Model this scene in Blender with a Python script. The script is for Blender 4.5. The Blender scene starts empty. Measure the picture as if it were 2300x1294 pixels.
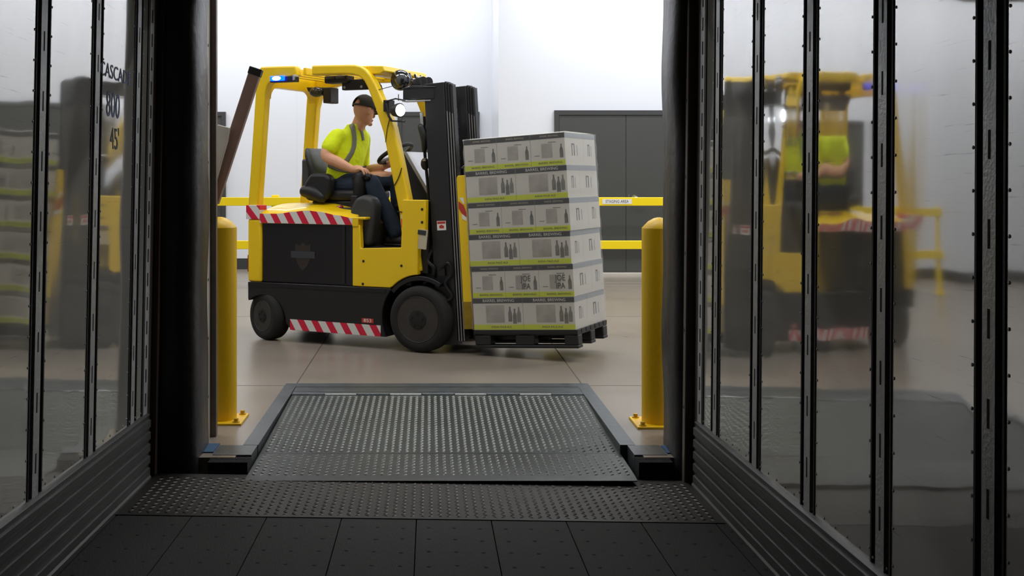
import bpy, bmesh, math, random
from mathutils import Vector, Matrix, Euler
from mathutils.bvhtree import BVHTree
random.seed(4)
sc = bpy.context.scene
COL = sc.collection
R = math.radians
PI = math.pi

# ------------------------------------------------------------------ camera, world, lights, exposure
F, CX, CY, CZ = 2600.0, 965.0, 400.0, 1.34          # focal length and principal point in pixels, camera height
cam_d = bpy.data.cameras.new('camera')
cam = bpy.data.objects.new('camera', cam_d)
COL.objects.link(cam)
cam.location = (0, 0, CZ)
cam.rotation_euler = (R(90), 0, 0)
cam_d.sensor_width = 36
cam_d.lens = 36 * F / 2300
cam_d.shift_x = (1150 - CX) / 2300
cam_d.shift_y = -(647 - CY) / 2300
cam_d.clip_end = 80
sc.camera = cam

w = bpy.data.worlds.new('world')
sc.world = w
w.use_nodes = True
w.node_tree.nodes['Background'].inputs[0].default_value = (.7, .8, 1, 1)
w.node_tree.nodes['Background'].inputs[1].default_value = .01

sc.view_settings.view_transform = 'Standard'
sc.view_settings.look = 'None'
sc.view_settings.gamma = 1
sc.view_settings.exposure = 0.12

def area(name, loc, sx, sy, power, col=(1, 1, 1), rot=(0, 0, 0)):
    l = bpy.data.lights.new(name, 'AREA')
    l.shape = 'RECTANGLE'
    l.size, l.size_y, l.energy, l.color = sx, sy, power, col
    o = bpy.data.objects.new(name, l)
    COL.objects.link(o)
    o.location = loc
    o.rotation_euler = rot
    return o

# the warehouse's unseen ceiling strip lamps, with an added fill row nearest the dock
LIGHT_COL = (.98, .985, 1.0)
for xx, yy, zz, pw in ((-7.0, 15.8, 4.8, 80), (-3.8, 15.8, 4.8, 85), (-.65, 15.8, 4.8, 70), (2.6, 14.0, 4.8, 95), (6.6, 14.0, 4.8, 105),
                       (-5.0, 10.4, 5.4, 90), (0.0, 10.4, 5.4, 115), (5.0, 10.4, 5.4, 175),
                       (-4.0, 7.0, 5.6, 75), (0.0, 7.0, 5.6, 75), (4.0, 7.0, 5.6, 95)):  # this row is added to brighten the load's camera side
    area('strip_and_fill_lamp', (xx, yy, zz), 3.0, .35, pw, LIGHT_COL)

# ------------------------------------------------------------------ materials
def lin(c):
    return tuple(((v / 255) / 12.92 if v / 255 <= .04045 else ((v / 255 + .055) / 1.055) ** 2.4) for v in c)

def mat(name, c, rough=.5, metal=0.0, noise=0.0, nscale=8.0, bump=0.0, bscale=40.0, spec=.5, coat=0.0, emit=None, estr=0.0, stretch=None, rvar=0.0):
    m = bpy.data.materials.new(name)
    m.use_nodes = True
    nt = m.node_tree
    b = nt.nodes['Principled BSDF']
    c = lin(c)
    b.inputs['Base Color'].default_value = (*c, 1)
    b.inputs['Roughness'].default_value = rough
    b.inputs['Metallic'].default_value = metal
    b.inputs['Specular IOR Level'].default_value = spec
    b.inputs['Coat Weight'].default_value = coat
    if emit:
        b.inputs['Emission Color'].default_value = (*lin(emit), 1)
        b.inputs['Emission Strength'].default_value = estr
    tc = nt.nodes.new('ShaderNodeTexCoord')
    vec = tc.outputs['Object']
    if stretch:
        mp = nt.nodes.new('ShaderNodeMapping')
        mp.inputs['Scale'].default_value = stretch
        nt.links.new(vec, mp.inputs['Vector'])
        vec = mp.outputs['Vector']
    if noise or rvar:
        n = nt.nodes.new('ShaderNodeTexNoise')
        n.inputs['Scale'].default_value = nscale
        n.inputs['Detail'].default_value = 6
        nt.links.new(vec, n.inputs['Vector'])
        if noise:
            mx = nt.nodes.new('ShaderNodeMix')
            mx.data_type = 'RGBA'
            mx.inputs[6].default_value = (*[max(0, v * (1 - noise)) for v in c], 1)
            mx.inputs[7].default_value = (*[min(1, v * (1 + noise)) for v in c], 1)
            nt.links.new(n.outputs['Fac'], mx.inputs[0])
            nt.links.new(mx.outputs[2], b.inputs['Base Color'])
        if rvar:
            mr = nt.nodes.new('ShaderNodeMapRange')
            mr.inputs['To Min'].default_value = max(.02, rough - rvar)
            mr.inputs['To Max'].default_value = rough + rvar
            nt.links.new(n.outputs['Fac'], mr.inputs['Value'])
            nt.links.new(mr.outputs['Result'], b.inputs['Roughness'])
    if bump:
        n2 = nt.nodes.new('ShaderNodeTexNoise')
        n2.inputs['Scale'].default_value = bscale
        n2.inputs['Detail'].default_value = 3
        nt.links.new(vec, n2.inputs['Vector'])
        bp = nt.nodes.new('ShaderNodeBump')
        bp.inputs['Strength'].default_value = bump
        bp.inputs['Distance'].default_value = .02
        nt.links.new(n2.outputs['Fac'], bp.inputs['Height'])
        nt.links.new(bp.outputs['Normal'], b.inputs['Normal'])
    return m

def stripe_mat(name, ca, cb, period, kx, ky, kz, rough=.45):
    """two-colour slanting stripes along kx*x + ky*y + kz*z"""
    m = bpy.data.materials.new(name)
    m.use_nodes = True
    nt = m.node_tree
    b = nt.nodes['Principled BSDF']
    b.inputs['Roughness'].default_value = rough
    tc = nt.nodes.new('ShaderNodeTexCoord')
    dot = nt.nodes.new('ShaderNodeVectorMath'); dot.operation = 'DOT_PRODUCT'
    dot.inputs[1].default_value = (kx / period, ky / period, kz / period)
    nt.links.new(tc.outputs['Object'], dot.inputs[0])
    fr = nt.nodes.new('ShaderNodeMath'); fr.operation = 'FRACT'
    nt.links.new(dot.outputs['Value'], fr.inputs[0])
    gt = nt.nodes.new('ShaderNodeMath'); gt.operation = 'GREATER_THAN'
    gt.inputs[1].default_value = .52
    nt.links.new(fr.outputs[0], gt.inputs[0])
    mx = nt.nodes.new('ShaderNodeMix'); mx.data_type = 'RGBA'
    mx.inputs[6].default_value = (*lin(ca), 1)
    mx.inputs[7].default_value = (*lin(cb), 1)
    nt.links.new(gt.outputs[0], mx.inputs[0])
    nt.links.new(mx.outputs[2], b.inputs['Base Color'])
    return m

def mottle_mat(name, ca, cb, scale, lo, hi):
    m = mat(name, ca, .55)
    nt = m.node_tree
    tc = nt.nodes.new('ShaderNodeTexCoord')
    n = nt.nodes.new('ShaderNodeTexNoise'); n.inputs['Scale'].default_value = scale; n.inputs['Detail'].default_value = 4
    nt.links.new(tc.outputs['Object'], n.inputs['Vector'])
    r = nt.nodes.new('ShaderNodeValToRGB')
    r.color_ramp.elements[0].position = lo; r.color_ramp.elements[0].color = (*lin(ca), 1)
    r.color_ramp.elements[1].position = hi; r.color_ramp.elements[1].color = (*lin(cb), 1)
    nt.links.new(n.outputs['Fac'], r.inputs['Fac'])
    nt.links.new(r.outputs['Color'], nt.nodes['Principled BSDF'].inputs['Base Color'])
    return m

def panel_mat(name):
    """glossy off-white liner sheet: wavy, scratched, mirror-like at a grazing view"""
    m = bpy.data.materials.new(name)
    m.use_nodes = True
    nt = m.node_tree
    b = nt.nodes['Principled BSDF']
    b.inputs['Metallic'].default_value = .28
    b.inputs['Coat Weight'].default_value = 1
    b.inputs['Coat IOR'].default_value = 1.75
    b.inputs['Coat Roughness'].default_value = .035
    tc = nt.nodes.new('ShaderNodeTexCoord')
    # scratches: thin slanting streaks
    mp = nt.nodes.new('ShaderNodeMapping')
    mp.inputs['Rotation'].default_value = (R(12), 0, 0)
    mp.inputs['Scale'].default_value = (1, 1.6, 60)
    nt.links.new(tc.outputs['Object'], mp.inputs['Vector'])
    n = nt.nodes.new('ShaderNodeTexNoise')
    n.inputs['Scale'].default_value = 2.4
    n.inputs['Detail'].default_value = 9
    n.inputs['Roughness'].default_value = .62
    nt.links.new(mp.outputs['Vector'], n.inputs['Vector'])
    r1 = nt.nodes.new('ShaderNodeValToRGB')
    r1.color_ramp.elements[0].position = .62
    r1.color_ramp.elements[1].position = .70
    nt.links.new(n.outputs['Fac'], r1.inputs['Fac'])
    cs = nt.nodes.new('ShaderNodeMapRange')
    cs.inputs['To Min'].default_value = 1; cs.inputs['To Max'].default_value = .25
    nt.links.new(r1.outputs['Color'], cs.inputs['Value'])
    nt.links.new(cs.outputs['Result'], b.inputs['Coat Weight'])
    # broad grime clouds
    n2 = nt.nodes.new('ShaderNodeTexNoise')
    n2.inputs['Scale'].default_value = 3.5
    n2.inputs['Detail'].default_value = 7
    nt.links.new(tc.outputs['Object'], n2.inputs['Vector'])
    mx = nt.nodes.new('ShaderNodeMix'); mx.data_type = 'RGBA'
    mx.inputs[6].default_value = (*lin((216, 213, 203)), 1)
    mx.inputs[7].default_value = (*lin((231, 228, 218)), 1)
    nt.links.new(n2.outputs['Fac'], mx.inputs[0])
    mx2 = nt.nodes.new('ShaderNodeMix'); mx2.data_type = 'RGBA'
    mx2.inputs[7].default_value = (*lin((120, 120, 118)), 1)
    nt.links.new(mx.outputs[2], mx2.inputs[6])
    sm = nt.nodes.new('ShaderNodeMath'); sm.operation = 'MULTIPLY'; sm.inputs[1].default_value = .55
    nt.links.new(r1.outputs['Color'], sm.inputs[0])
    nt.links.new(sm.outputs[0], mx2.inputs[0])
    nt.links.new(mx2.outputs[2], b.inputs['Base Color'])
    mr = nt.nodes.new('ShaderNodeMapRange')
    mr.inputs['To Min'].default_value = .03
    mr.inputs['To Max'].default_value = .10
    nt.links.new(n2.outputs['Fac'], mr.inputs['Value'])
    nt.links.new(mr.outputs['Result'], b.inputs['Roughness'])
    # slow waves of the thin sheet, stretched upright
    mp3 = nt.nodes.new('ShaderNodeMapping')
    mp3.inputs['Scale'].default_value = (1, 2.2, .6)
    nt.links.new(tc.outputs['Object'], mp3.inputs['Vector'])
    n3 = nt.nodes.new('ShaderNodeTexNoise')
    n3.inputs['Scale'].default_value = 1.15
    n3.inputs['Detail'].default_value = 1
    nt.links.new(mp3.outputs['Vector'], n3.inputs['Vector'])
    bp = nt.nodes.new('ShaderNodeBump')
    bp.inputs['Strength'].default_value = .12
    bp.inputs['Distance'].default_value = .05
    nt.links.new(n3.outputs['Fac'], bp.inputs['Height'])
    nt.links.new(bp.outputs['Normal'], b.inputs['Normal'])
    nt.links.new(bp.outputs['Normal'], b.inputs['Coat Normal'])
    return m

M = {}
M['panel'] = panel_mat('liner_sheet')
M['galv'] = mat('galvanised_post', (190, 192, 190), .42, .25, .25, 30, .15, 90, rvar=.12)
M['recess'] = mat('dark_recess', (26, 25, 24), .7)
M['slot'] = mat('slot_black', (6, 6, 6), .9)
M['scuff'] = mat('scuff_rail', (82, 83, 81), .5, .3, .3, 6, .1, 60, stretch=(1, .15, 3))
M['plank'] = mat('worn_shaded_planks', (22, 19, 15), .8, 0, .5, 7, .2, 50, stretch=(5, .5, 1))  # worn wood, with the fade to black toward the camera darkened into its colour
M['frame_brown'] = mat('rear_frame_paint', (86, 72, 64), .55, .1, .3, 15)
M['frame_edge'] = mat('rear_frame_edge', (118, 108, 98), .5, .3, .25, 15)
M['ceiling'] = mat('roof_sheet', (150, 150, 148), .6)
M['tread'] = mat('tread_steel', (44, 48, 47), .45, .5, .3, 9, .06, 120, rvar=.1)
M['lug'] = mat('tread_lug_worn', (86, 90, 86), .3, .8, .2, 20)
M['lug_dark'] = mat('tread_lug_dirty', (62, 58, 52), .38, .7, .3, 12)
M['tread_dark'] = mat('tread_steel_dirty_shaded', (32, 28, 24), .55, .45, .45, 5, .06, 120, rvar=.1)  # brown dirt, taken darker still so the colour carries the near-end shade
M['steel'] = mat('dock_frame_steel', (84, 90, 93), .42, .6, .3, 12, .08, 80, rvar=.12)
M['steel_bright'] = mat('worn_bright_steel', (165, 168, 166), .3, .85, .35, 18, stretch=(1, 8, 1))
M['concrete'] = mat('polished_concrete', (133, 124, 113), .3, 0, .16, 1.3, .015, 30, spec=.55, rvar=.08)
M['joint'] = mat('floor_joint', (70, 64, 58), .8)
M['curb'] = mat('curb_concrete', (190, 184, 176), .7, 0, .15, 4)
M['wall'] = mat('white_wall_panel', (224, 228, 236), .42, 0, .02, 2)
M['wall2'] = mat('grey_dock_wall', (170, 168, 164), .7, 0, .1, 3)
M['shell'] = mat('grey_shell', (120, 122, 124), .7)
M['wallseam'] = mat('wall_seam', (218, 221, 226), .6)
M['basepaint'] = mat('wall_base_black', (50, 52, 54), .6)
M['door'] = mat('charcoal_door', (66, 68, 67), .5, 0, .05, 6)
M['doorframe'] = mat('charcoal_frame', (58, 60, 60), .45)
M['chrome'] = mat('chrome', (205, 205, 205), .18, 1)
M['rail'] = mat('rail_yellow', (255, 222, 8), .4, 0, .03, 5)
M['bollard'] = mat('bollard_yellow', (232, 186, 8), .42, 0, .07, 7, .05, 60)
M['bolt'] = mat('bolt_yellow', (196, 158, 20), .5, 0, .2, 30)
M['white'] = mat('sign_white', (236, 234, 228), .5)
M['ink'] = mat('ink_dark', (52, 52, 56), .6)
M['blueink'] = mat('ink_blue', (48, 78, 140), .6)
M['pencil'] = mat('marker_black', (44, 40, 40), .6)
M['pad'] = mat('seal_fabric', (50, 47, 47), .38, 0, .2, 6, .25, 14)
M['rubber'] = mat('bumper_rubber', (30, 29, 28), .8, 0, .4, 30, .3, 60)
M['bluepaint'] = mat('blue_plate', (28, 74, 110), .6, 0, .3, 20)
M['brownsteel'] = mat('brown_arm', (150, 122, 108), .6, .1, .15, 12)
M['greysteel'] = mat('grey_plate', (214, 208, 198), .5, .2, .15, 14)
M['track'] = mat('door_track', (205, 198, 188), .5, .4, .2, 14)
M['yellow'] = mat('truck_yellow', (246, 206, 10), .38, 0, .05, 5, coat=.25)
M['yellow_dirty'] = mat('truck_yellow_worn', (150, 122, 26), .6, .1, .3, 20)
M['black'] = mat('truck_black', (24, 23, 24), .5, 0, .2, 10)
M['blackgloss'] = mat('truck_black_gloss', (19, 18, 21), .34, 0, .2, 10)
M['mast'] = mat('mast_black', (42, 42, 44), .42, .25, .15, 12)
M['mastedge'] = mat('mast_rail_edge', (150, 150, 148), .4, .4, .2, 20)
M['tyre'] = mat('tyre_rubber', (30, 29, 28), .85, 0, .25, 20, .1, 80)
M['rim'] = mat('wheel_rim', (24, 23, 22), .75, .0, .3, 15)
M['rimedge'] = mat('rim_edge', (62, 59, 54), .6, .3, .3, 20)
M['vinyl'] = mat('seat_vinyl', (24, 24, 26), .5, 0, .15, 12, .06, 70)
M['plastic'] = mat('console_plastic', (58, 60, 62), .5, 0, .1, 12)
M['dashplate'] = mat('dash_silver', (176, 178, 184), .4, .4)
M['tape'] = stripe_mat('hazard_tape_side', (222, 222, 216), (214, 26, 62), .134, 1, 0, .62)
M['tape_small'] = stripe_mat('hazard_tape_small', (222, 222, 216), (214, 26, 62), .15, 1, 0, .9)
M['red'] = mat('red_lens', (150, 24, 20), .3)
M['label_red'] = mat('label_red', (190, 60, 50), .5)
M['label_grey'] = mat('label_grey', (196, 186, 160), .5)
M['emblem'] = mat('emblem_brown', (46, 38, 32), .5)
M['emblem2'] = mat('emblem_grey', (56, 56, 62), .5)
M['bluelens'] = mat('blue_lens', (10, 40, 240), .2, emit=(0, 24, 255), estr=34)
M['bluecore'] = mat('blue_lamp_core', (200, 225, 255), .2, emit=(150, 195, 255), estr=14)
M['lamp'] = mat('headlamp_lens', (245, 250, 255), .1, emit=(240, 248, 255), estr=9)
M['mirror'] = mat('mirror_dome', (110, 112, 116), .12, .9)
M['darkglass'] = mat('lamp_glass', (60, 60, 62), .15, .3)
M['skin'] = mat('skin', (226, 168, 134), .5, 0, .1, 9, .05, 60)
M['shirt'] = mat('hi_vis_shirt', (232, 255, 8), .75, 0, .05, 6, .6, 11)
M['retro'] = mat('reflective_grey', (132, 136, 118), .4, .3)
M['jeans'] = mat('dark_denim', (34, 48, 66), .85, 0, .35, 12, .25, 30)
M['cap'] = mat('cap_cloth', (58, 54, 46), .8, 0, .15, 20, .1, 60)
M['boot'] = mat('boot_leather', (34, 28, 26), .6)
M['belt'] = mat('red_hem', (204, 74, 52), .7)
M['hose'] = mat('rubber_hose', (20, 20, 21), .45)
M['pallet'] = mat('pallet_plastic', (32, 32, 33), .5, 0, .15, 12)
M['carton'] = mat('carton_white', (232, 229, 220), .55, 0, .04, 9)
M['print_black'] = mat('carton_black_band', (46, 46, 46), .5)
M['print_lime'] = mat('carton_lime_band', (224, 236, 20), .5)
M['print_grey'] = mottle_mat('carton_grey_print', (206, 202, 192), (160, 156, 146), 9, .25, .75)
M['print_blot'] = mottle_mat('carton_bottle_print', (168, 165, 156), (74, 72, 67), 14, .25, .75)
M['print_pale'] = mat('carton_pale_band', (176, 182, 186), .5)
M['wire'] = mat('wire_black', (30, 26, 14), .6)

def film_mat():
    m = bpy.data.materials.new('stretch_film')
    m.use_nodes = True
    nt = m.node_tree
    out = nt.nodes['Material Output']
    nt.nodes.remove(nt.nodes['Principled BSDF'])
    tr = nt.nodes.new('ShaderNodeBsdfTransparent')
    gl = nt.nodes.new('ShaderNodeBsdfGlossy'); gl.inputs['Roughness'].default_value = .12
    df = nt.nodes.new('ShaderNodeBsdfDiffuse'); df.inputs['Color'].default_value = (.9, .92, .95, 1)
    lw = nt.nodes.new('ShaderNodeFresnel'); lw.inputs['IOR'].default_value = 1.35
    tc = nt.nodes.new('ShaderNodeTexCoord')
    mp = nt.nodes.new('ShaderNodeMapping'); mp.inputs['Scale'].default_value = (2, 2, 22)
    nt.links.new(tc.outputs['Object'], mp.inputs['Vector'])
    n = nt.nodes.new('ShaderNodeTexNoise'); n.inputs['Scale'].default_value = 2.2; n.inputs['Detail'].default_value = 5
    nt.links.new(mp.outputs['Vector'], n.inputs['Vector'])
    bp = nt.nodes.new('ShaderNodeBump'); bp.inputs['Strength'].default_value = .35; bp.inputs['Distance'].default_value = .01
    nt.links.new(n.outputs['Fac'], bp.inputs['Height'])
    nt.links.new(bp.outputs['Normal'], gl.inputs['Normal'])
    nt.links.new(bp.outputs['Normal'], lw.inputs['Normal'])
    m1 = nt.nodes.new('ShaderNodeMixShader'); m1.inputs[0].default_value = .07
    m2 = nt.nodes.new('ShaderNodeMixShader')
    nt.links.new(tr.outputs[0], m1.inputs[1]); nt.links.new(df.outputs[0], m1.inputs[2])
    sc_ = nt.nodes.new('ShaderNodeMath'); sc_.operation = 'MULTIPLY'; sc_.inputs[1].default_value = .55
    nt.links.new(lw.outputs[0], sc_.inputs[0])
    nt.links.new(sc_.outputs[0], m2.inputs[0])
    nt.links.new(m1.outputs[0], m2.inputs[1]); nt.links.new(gl.outputs[0], m2.inputs[2])
    nt.links.new(m2.outputs[0], out.inputs['Surface'])
    return m
M['film'] = film_mat()

# ------------------------------------------------------------------ mesh helpers
def spline(pts, n=6):
    """Catmull-Rom through points given as tuples (any length)"""
    out = []
    P = [pts[0]] + list(pts) + [pts[-1]]
    for i in range(1, len(P) - 2):
        a, b, c, d = P[i - 1], P[i], P[i + 1], P[i + 2]
        for k in range(n):
            t = k / n
            out.append(tuple(.5 * (2 * q + (r - p) * t + (2 * p - 5 * q + 4 * r - s) * t * t + (3 * q - p - 3 * r + s) * t ** 3) for p, q, r, s in zip(a, b, c, d)))
    out.append(tuple(pts[-1]))
    return out

class MB:
    def __init__(s, tf=None):
        s.bm = bmesh.new()
        s.tf = tf
    def v(s, p):
        p = Vector(p)
        return s.bm.verts.new(s.tf @ p if s.tf else p)
    def f(s, vs, m=0):
        try:
            fc = s.bm.faces.new(vs)
            fc.material_index = m
        except ValueError:
            pass
    def box2(s, lo, hi, m=0, rot=None):
        c = (Vector(lo) + Vector(hi)) / 2
        return s.box(c, [abs(h - l) for l, h in zip(lo, hi)], rot, m)
    def box(s, c, size, rot=None, m=0):
        c = Vector(c)
        rm = Euler(rot).to_matrix() if rot else None
        vs = []
        for dz in (-.5, .5):
            for dx, dy in ((-.5, -.5), (.5, -.5), (.5, .5), (-.5, .5)):
                d = Vector((dx * size[0], dy * size[1], dz * size[2]))
                vs.append(s.v(c + (rm @ d if rm else d)))
        for q in ((3, 2, 1, 0), (4, 5, 6, 7), (0, 1, 5, 4), (1, 2, 6, 5), (2, 3, 7, 6), (3, 0, 4, 7)):
            s.f([vs[i] for i in q], m)
        return s
    def prism(s, pts, a, b, axis='y', m=0):
        def P(p, t):
            return {'y': (p[0], t, p[1]), 'x': (t, p[0], p[1]), 'z': (p[0], p[1], t)}[axis]
        A = [s.v(P(p, a)) for p in pts]
        B = [s.v(P(p, b)) for p in pts]
        s.f(A, m); s.f(B[::-1], m)
        n = len(pts)
        for i in range(n):
            s.f([A[i], B[i], B[(i + 1) % n], A[(i + 1) % n]], m)
        return s
    def rings(s, rings, m=0, cap=True, closed=False):
        V = [[s.v(p) for p in r] for r in rings]
        n = len(V[0])
        for i in range(len(V) - (0 if closed else 1)):
            A, B = V[i], V[(i + 1) % len(V)]
            for k in range(n):
                s.f([A[k], A[(k + 1) % n], B[(k + 1) % n], B[k]], m)
        if cap and not closed:
            s.f(V[0][::-1], m); s.f(V[-1], m)
        return s
    def cyl(s, p0, p1, r0, r1=None, n=20, m=0):
        return s.tube([p0, p1], [r0, r0 if r1 is None else r1], n, m)
    def tube(s, pts, r, n=10, m=0, closed=False, side=None):
        pts = [Vector(p) for p in pts]
        rs = r if isinstance(r, (list, tuple)) else [r] * len(pts)
        L = len(pts)
        prev = None
        rings = []
        for i, p in enumerate(pts):
            if closed:
                t = pts[(i + 1) % L] - pts[i - 1]
            else:
                t = pts[min(i + 1, L - 1)] - pts[max(i - 1, 0)]
            t.normalize()
            if prev is None:
                ref = Vector(side) if side else (Vector((0, 0, 1)) if abs(t.z) < .9 else Vector((1, 0, 0)))
            else:
                ref = prev
            u = (ref - t * ref.dot(t)).normalized()
            prev = u
            w_ = t.cross(u)
            ra, rb = rs[i] if isinstance(rs[i], (tuple, list)) else (rs[i], rs[i])
            rings.append([p + u * ra * math.cos(2 * PI * k / n) + w_ * rb * math.sin(2 * PI * k / n) for k in range(n)])
        return s.rings(rings, m, True, closed)
    def limb(s, pts, rs, n=14, sub=6, m=0):
        """smooth tapering tube with rounded ends"""
        data = [tuple(p) + (r,) for p, r in zip(pts, rs)]
        sp = spline(data, sub)
        P = [Vector(d[:3]) for d in sp]
        Q = [max(.002, d[3]) for d in sp]
        a = (P[0] - P[1]).normalized(); b = (P[-1] - P[-2]).normalized()
        pre = [(P[0] + a * Q[0] * k, Q[0] * math.sqrt(max(0.01, 1 - k * k))) for k in (.95, .7, .4)]
        post = [(P[-1] + b * Q[-1] * k, Q[-1] * math.sqrt(max(0.01, 1 - k * k))) for k in (.4, .7, .95)]
        return s.tube([p for p, _ in pre] + P + [p for p, _ in post], [q for _, q in pre] + Q + [q for _, q in post], n, m)
    def lathe(s, prof, org, axis, n=32, m=0, ms=None):
        """prof: (radius, height along axis) pairs"""
        ax = Vector(axis).normalized()
        ref = Vector((0, 0, 1)) if abs(ax.z) < .9 else Vector((1, 0, 0))
        u = (ref - ax * ref.dot(ax)).normalized(); v_ = ax.cross(u)
        org = Vector(org)
        V = [[s.v(org + ax * h + (u * math.cos(2 * PI * k / n) + v_ * math.sin(2 * PI * k / n)) * max(r, .0005)) for k in range(n)] for r, h in prof]
        for i in range(len(V) - 1):
            for k in range(n):
                s.f([V[i][k], V[i][(k + 1) % n], V[i + 1][(k + 1) % n], V[i + 1][k]], ms[i] if ms else m)
        s.f(V[0][::-1], ms[0] if ms else m); s.f(V[-1], ms[-1] if ms else m)
        return s
    def ell(s, c, r, n=16, k=10, m=0, mtx=None):
        c = Vector(c)
        rr = []
        for i in range(k + 1):
            th = PI * i / k
            th = min(max(th, .02), PI - .02)
            ring = []
            for j in range(n):
                ph = 2 * PI * j / n
                d = Vector((r[0] * math.sin(th) * math.cos(ph), r[1] * math.sin(th) * math.sin(ph), r[2] * math.cos(th)))
                ring.append(c + (mtx @ d if mtx else d))
            rr.append(ring)
        return s.rings(rr, m)
    def obj(s, name, mats, parent=None, bevel=0.0, seg=2, smooth=True, angle=35):
        bmesh.ops.recalc_face_normals(s.bm, faces=s.bm.faces)
        me = bpy.data.meshes.new(name)
        s.bm.to_mesh(me)
        s.bm.free()
        for k in (mats if isinstance(mats, (list, tuple)) else [mats]):
            me.materials.append(M[k] if isinstance(k, str) else k)
        if smooth:
            me.shade_smooth()
            me.set_sharp_from_angle(angle=R(angle))
        o = bpy.data.objects.new(name, me)
        COL.objects.link(o)
        if parent:
            o.parent = parent
        if bevel:
            b = o.modifiers.new('bevel', 'BEVEL')
            b.width = bevel; b.segments = seg; b.limit_method = 'ANGLE'; b.angle_limit = R(40)
            b.harden_normals = False
        return o

def tag(o, label=None, cat=None, group=None, kind=None):
    if label: o['label'] = label
    if cat: o['category'] = cat
    if group: o['group'] = group
    if kind: o['kind'] = kind
    return o

def thing(name, label, cat, loc=(0, 0, 0), rz=0, group=None):
    o = bpy.data.objects.new(name, None)
    o.empty_display_size = .1
    COL.objects.link(o)
    o.location = loc
    o.rotation_euler = (0, 0, rz)
    return tag(o, label, cat, group)

def text(name, body, size, xdir, ydir, pos, m, parent=None, align='CENTER', sx=1.0, ext=.0004, shear=0.0):
    cu = bpy.data.curves.new(name, 'FONT')
    cu.body = body; cu.size = size; cu.align_x = align; cu.align_y = 'CENTER'; cu.extrude = ext; cu.shear = shear
    cu.resolution_u = 3
    cu.materials.append(M[m])
    o = bpy.data.objects.new(name, cu)
    COL.objects.link(o)
    x = Vector(xdir).normalized(); y = Vector(ydir).normalized(); z = x.cross(y)
    mt = Matrix((x * sx, y, z)).transposed().to_4x4()
    mt.translation = Vector(pos)
    me = bpy.data.meshes.new_from_object(o)
    bpy.data.objects.remove(o)
    o = bpy.data.objects.new(name, me)
    COL.objects.link(o)
    if parent:
        o.parent = parent
    o.matrix_local = mt
    return o

def lugs(mb, x0, x1, y0, y1, zf, pitch=.037, m=0, L=.030, Wd=.0062, H=.0028, py=.026):
    """raised diamond-plate lugs on the plane z = zf(y)"""
    nx = int((x1 - x0) / pitch); ny = int((y1 - y0) / py)
    for i in range(nx):
        for j in range(ny):
            cx = x0 + (i + .5) * (x1 - x0) / nx; cy = y0 + (j + .5) * (y1 - y0) / ny
            a = R(45 if (i + j) % 2 else -45)
            ux, uy = math.cos(a), math.sin(a)
            def P(l, w_, h):
                yy = cy + uy * l + ux * w_
                return mb.v((cx + ux * l - uy * w_, yy, zf(yy) + h))
            e0, e1 = P(-L / 2, 0, 0), P(L / 2, 0, 0)
            s0, s1 = P(0, -Wd, 0), P(0, Wd, 0)
            t0, t1 = P(-L / 4, 0, H), P(L / 4, 0, H)
            for q in ((e0, s0, t0), (s0, t1, t0), (s0, e1, t1), (e1, s1, t1), (s1, t0, t1), (s1, e0, t0)):
                mb.f(q, m)

# ------------------------------------------------------------------ the trailer (pitched and rolled a little against the dock)
PITCH = .0196
TM = Matrix.Translation((0, 0, CZ - 1.30)) @ Matrix.Rotation(-math.atan(PITCH), 4, 'X') @ Matrix.Rotation(R(.8), 4, 'Y')
XL, XR, YB, YE, ZC = -1.312, 1.235, -6.0, 5.33, 2.72
def tr(o):
    o.matrix_world = TM
    return o
def struct(o):
    return tag(o, kind='structure')

POST_R = [5.02 - .615 * k for k in range(18)]
POST_L = [5.07 - .626 * k for k in range(18)]
PW = .072                                                   # half width of a post's groove
def wall_side(name, X, sg, posts):
    mb = MB()
    edges = [YE] + [v for p in posts for v in (p + PW, p - PW)] + [YB]
    for a, b in zip(edges[0::2], edges[1::2]):
        if a - b < .02: continue
        mb.box2((X, b, .27), (X + sg * .03, a, ZC))
    mb.box2((X + sg * .03, YB, -.02), (X + sg * .06, YE, ZC), m=1)
    # rows of small rivets beside each post and above the scuff rail
    for p in posts[:6]:
        for e in (p + PW + .012, p - PW - .012):
            k = 0
            while .34 + k * .1 < ZC:
                mb.lathe([(.0045, 0), (.004, .002), (.001, .003)], (X, e, .34 + k * .1), (-sg, 0, 0), 6, 3); k += 1
    yy = YE - .1
    while yy > 2:
        mb.lathe([(.0045, 0), (.004, .002), (.001, .003)], (X, yy, .32), (-sg, 0, 0), 6, 3); yy -= .1
    return tr(struct(mb.obj(name, ['panel', 'recess', 'slot', 'galv'])))
wall_side('wall_right', XR, 1, POST_R)
wall_side('wall_left', XL, -1, POST_L)

trim_n = [0]
def post(X, sg, y, slots=True, hw=.03, z0=.29):
    trim_n[0] += 1
    mb = MB()
    mb.box2((X + sg * .012, y - PW + .001, z0), (X + sg * .028, y + PW - .001, ZC), m=1)
    mb.box2((X - sg * .004, y - hw, z0), (X + sg * .012, y + hw, ZC), m=0)
    for e in (-1, 1):                                       # folded lips either side of the groove
        mb.box2((X - sg * .003, y + e * (PW - .006) - .005, z0), (X + sg * .012, y + e * (PW - .006) + .005, ZC), m=1)
    if slots:
        k = 0
        while .36 + k * .2 < ZC - .1:
            z = .36 + k * .2 + (.05 if sg > 0 else .02)
            mb.box2((X - sg * .0046, y - .0055, z), (X + sg * .004, y + .0055, z + .066), m=2); k += 1
    return tr(struct(mb.obj('trim_%d' % trim_n[0], ['galv', 'recess', 'slot'])))
for y in POST_R[:7]: post(XR, 1, y)
for y in POST_L[:5]: post(XL, -1, y)
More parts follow.
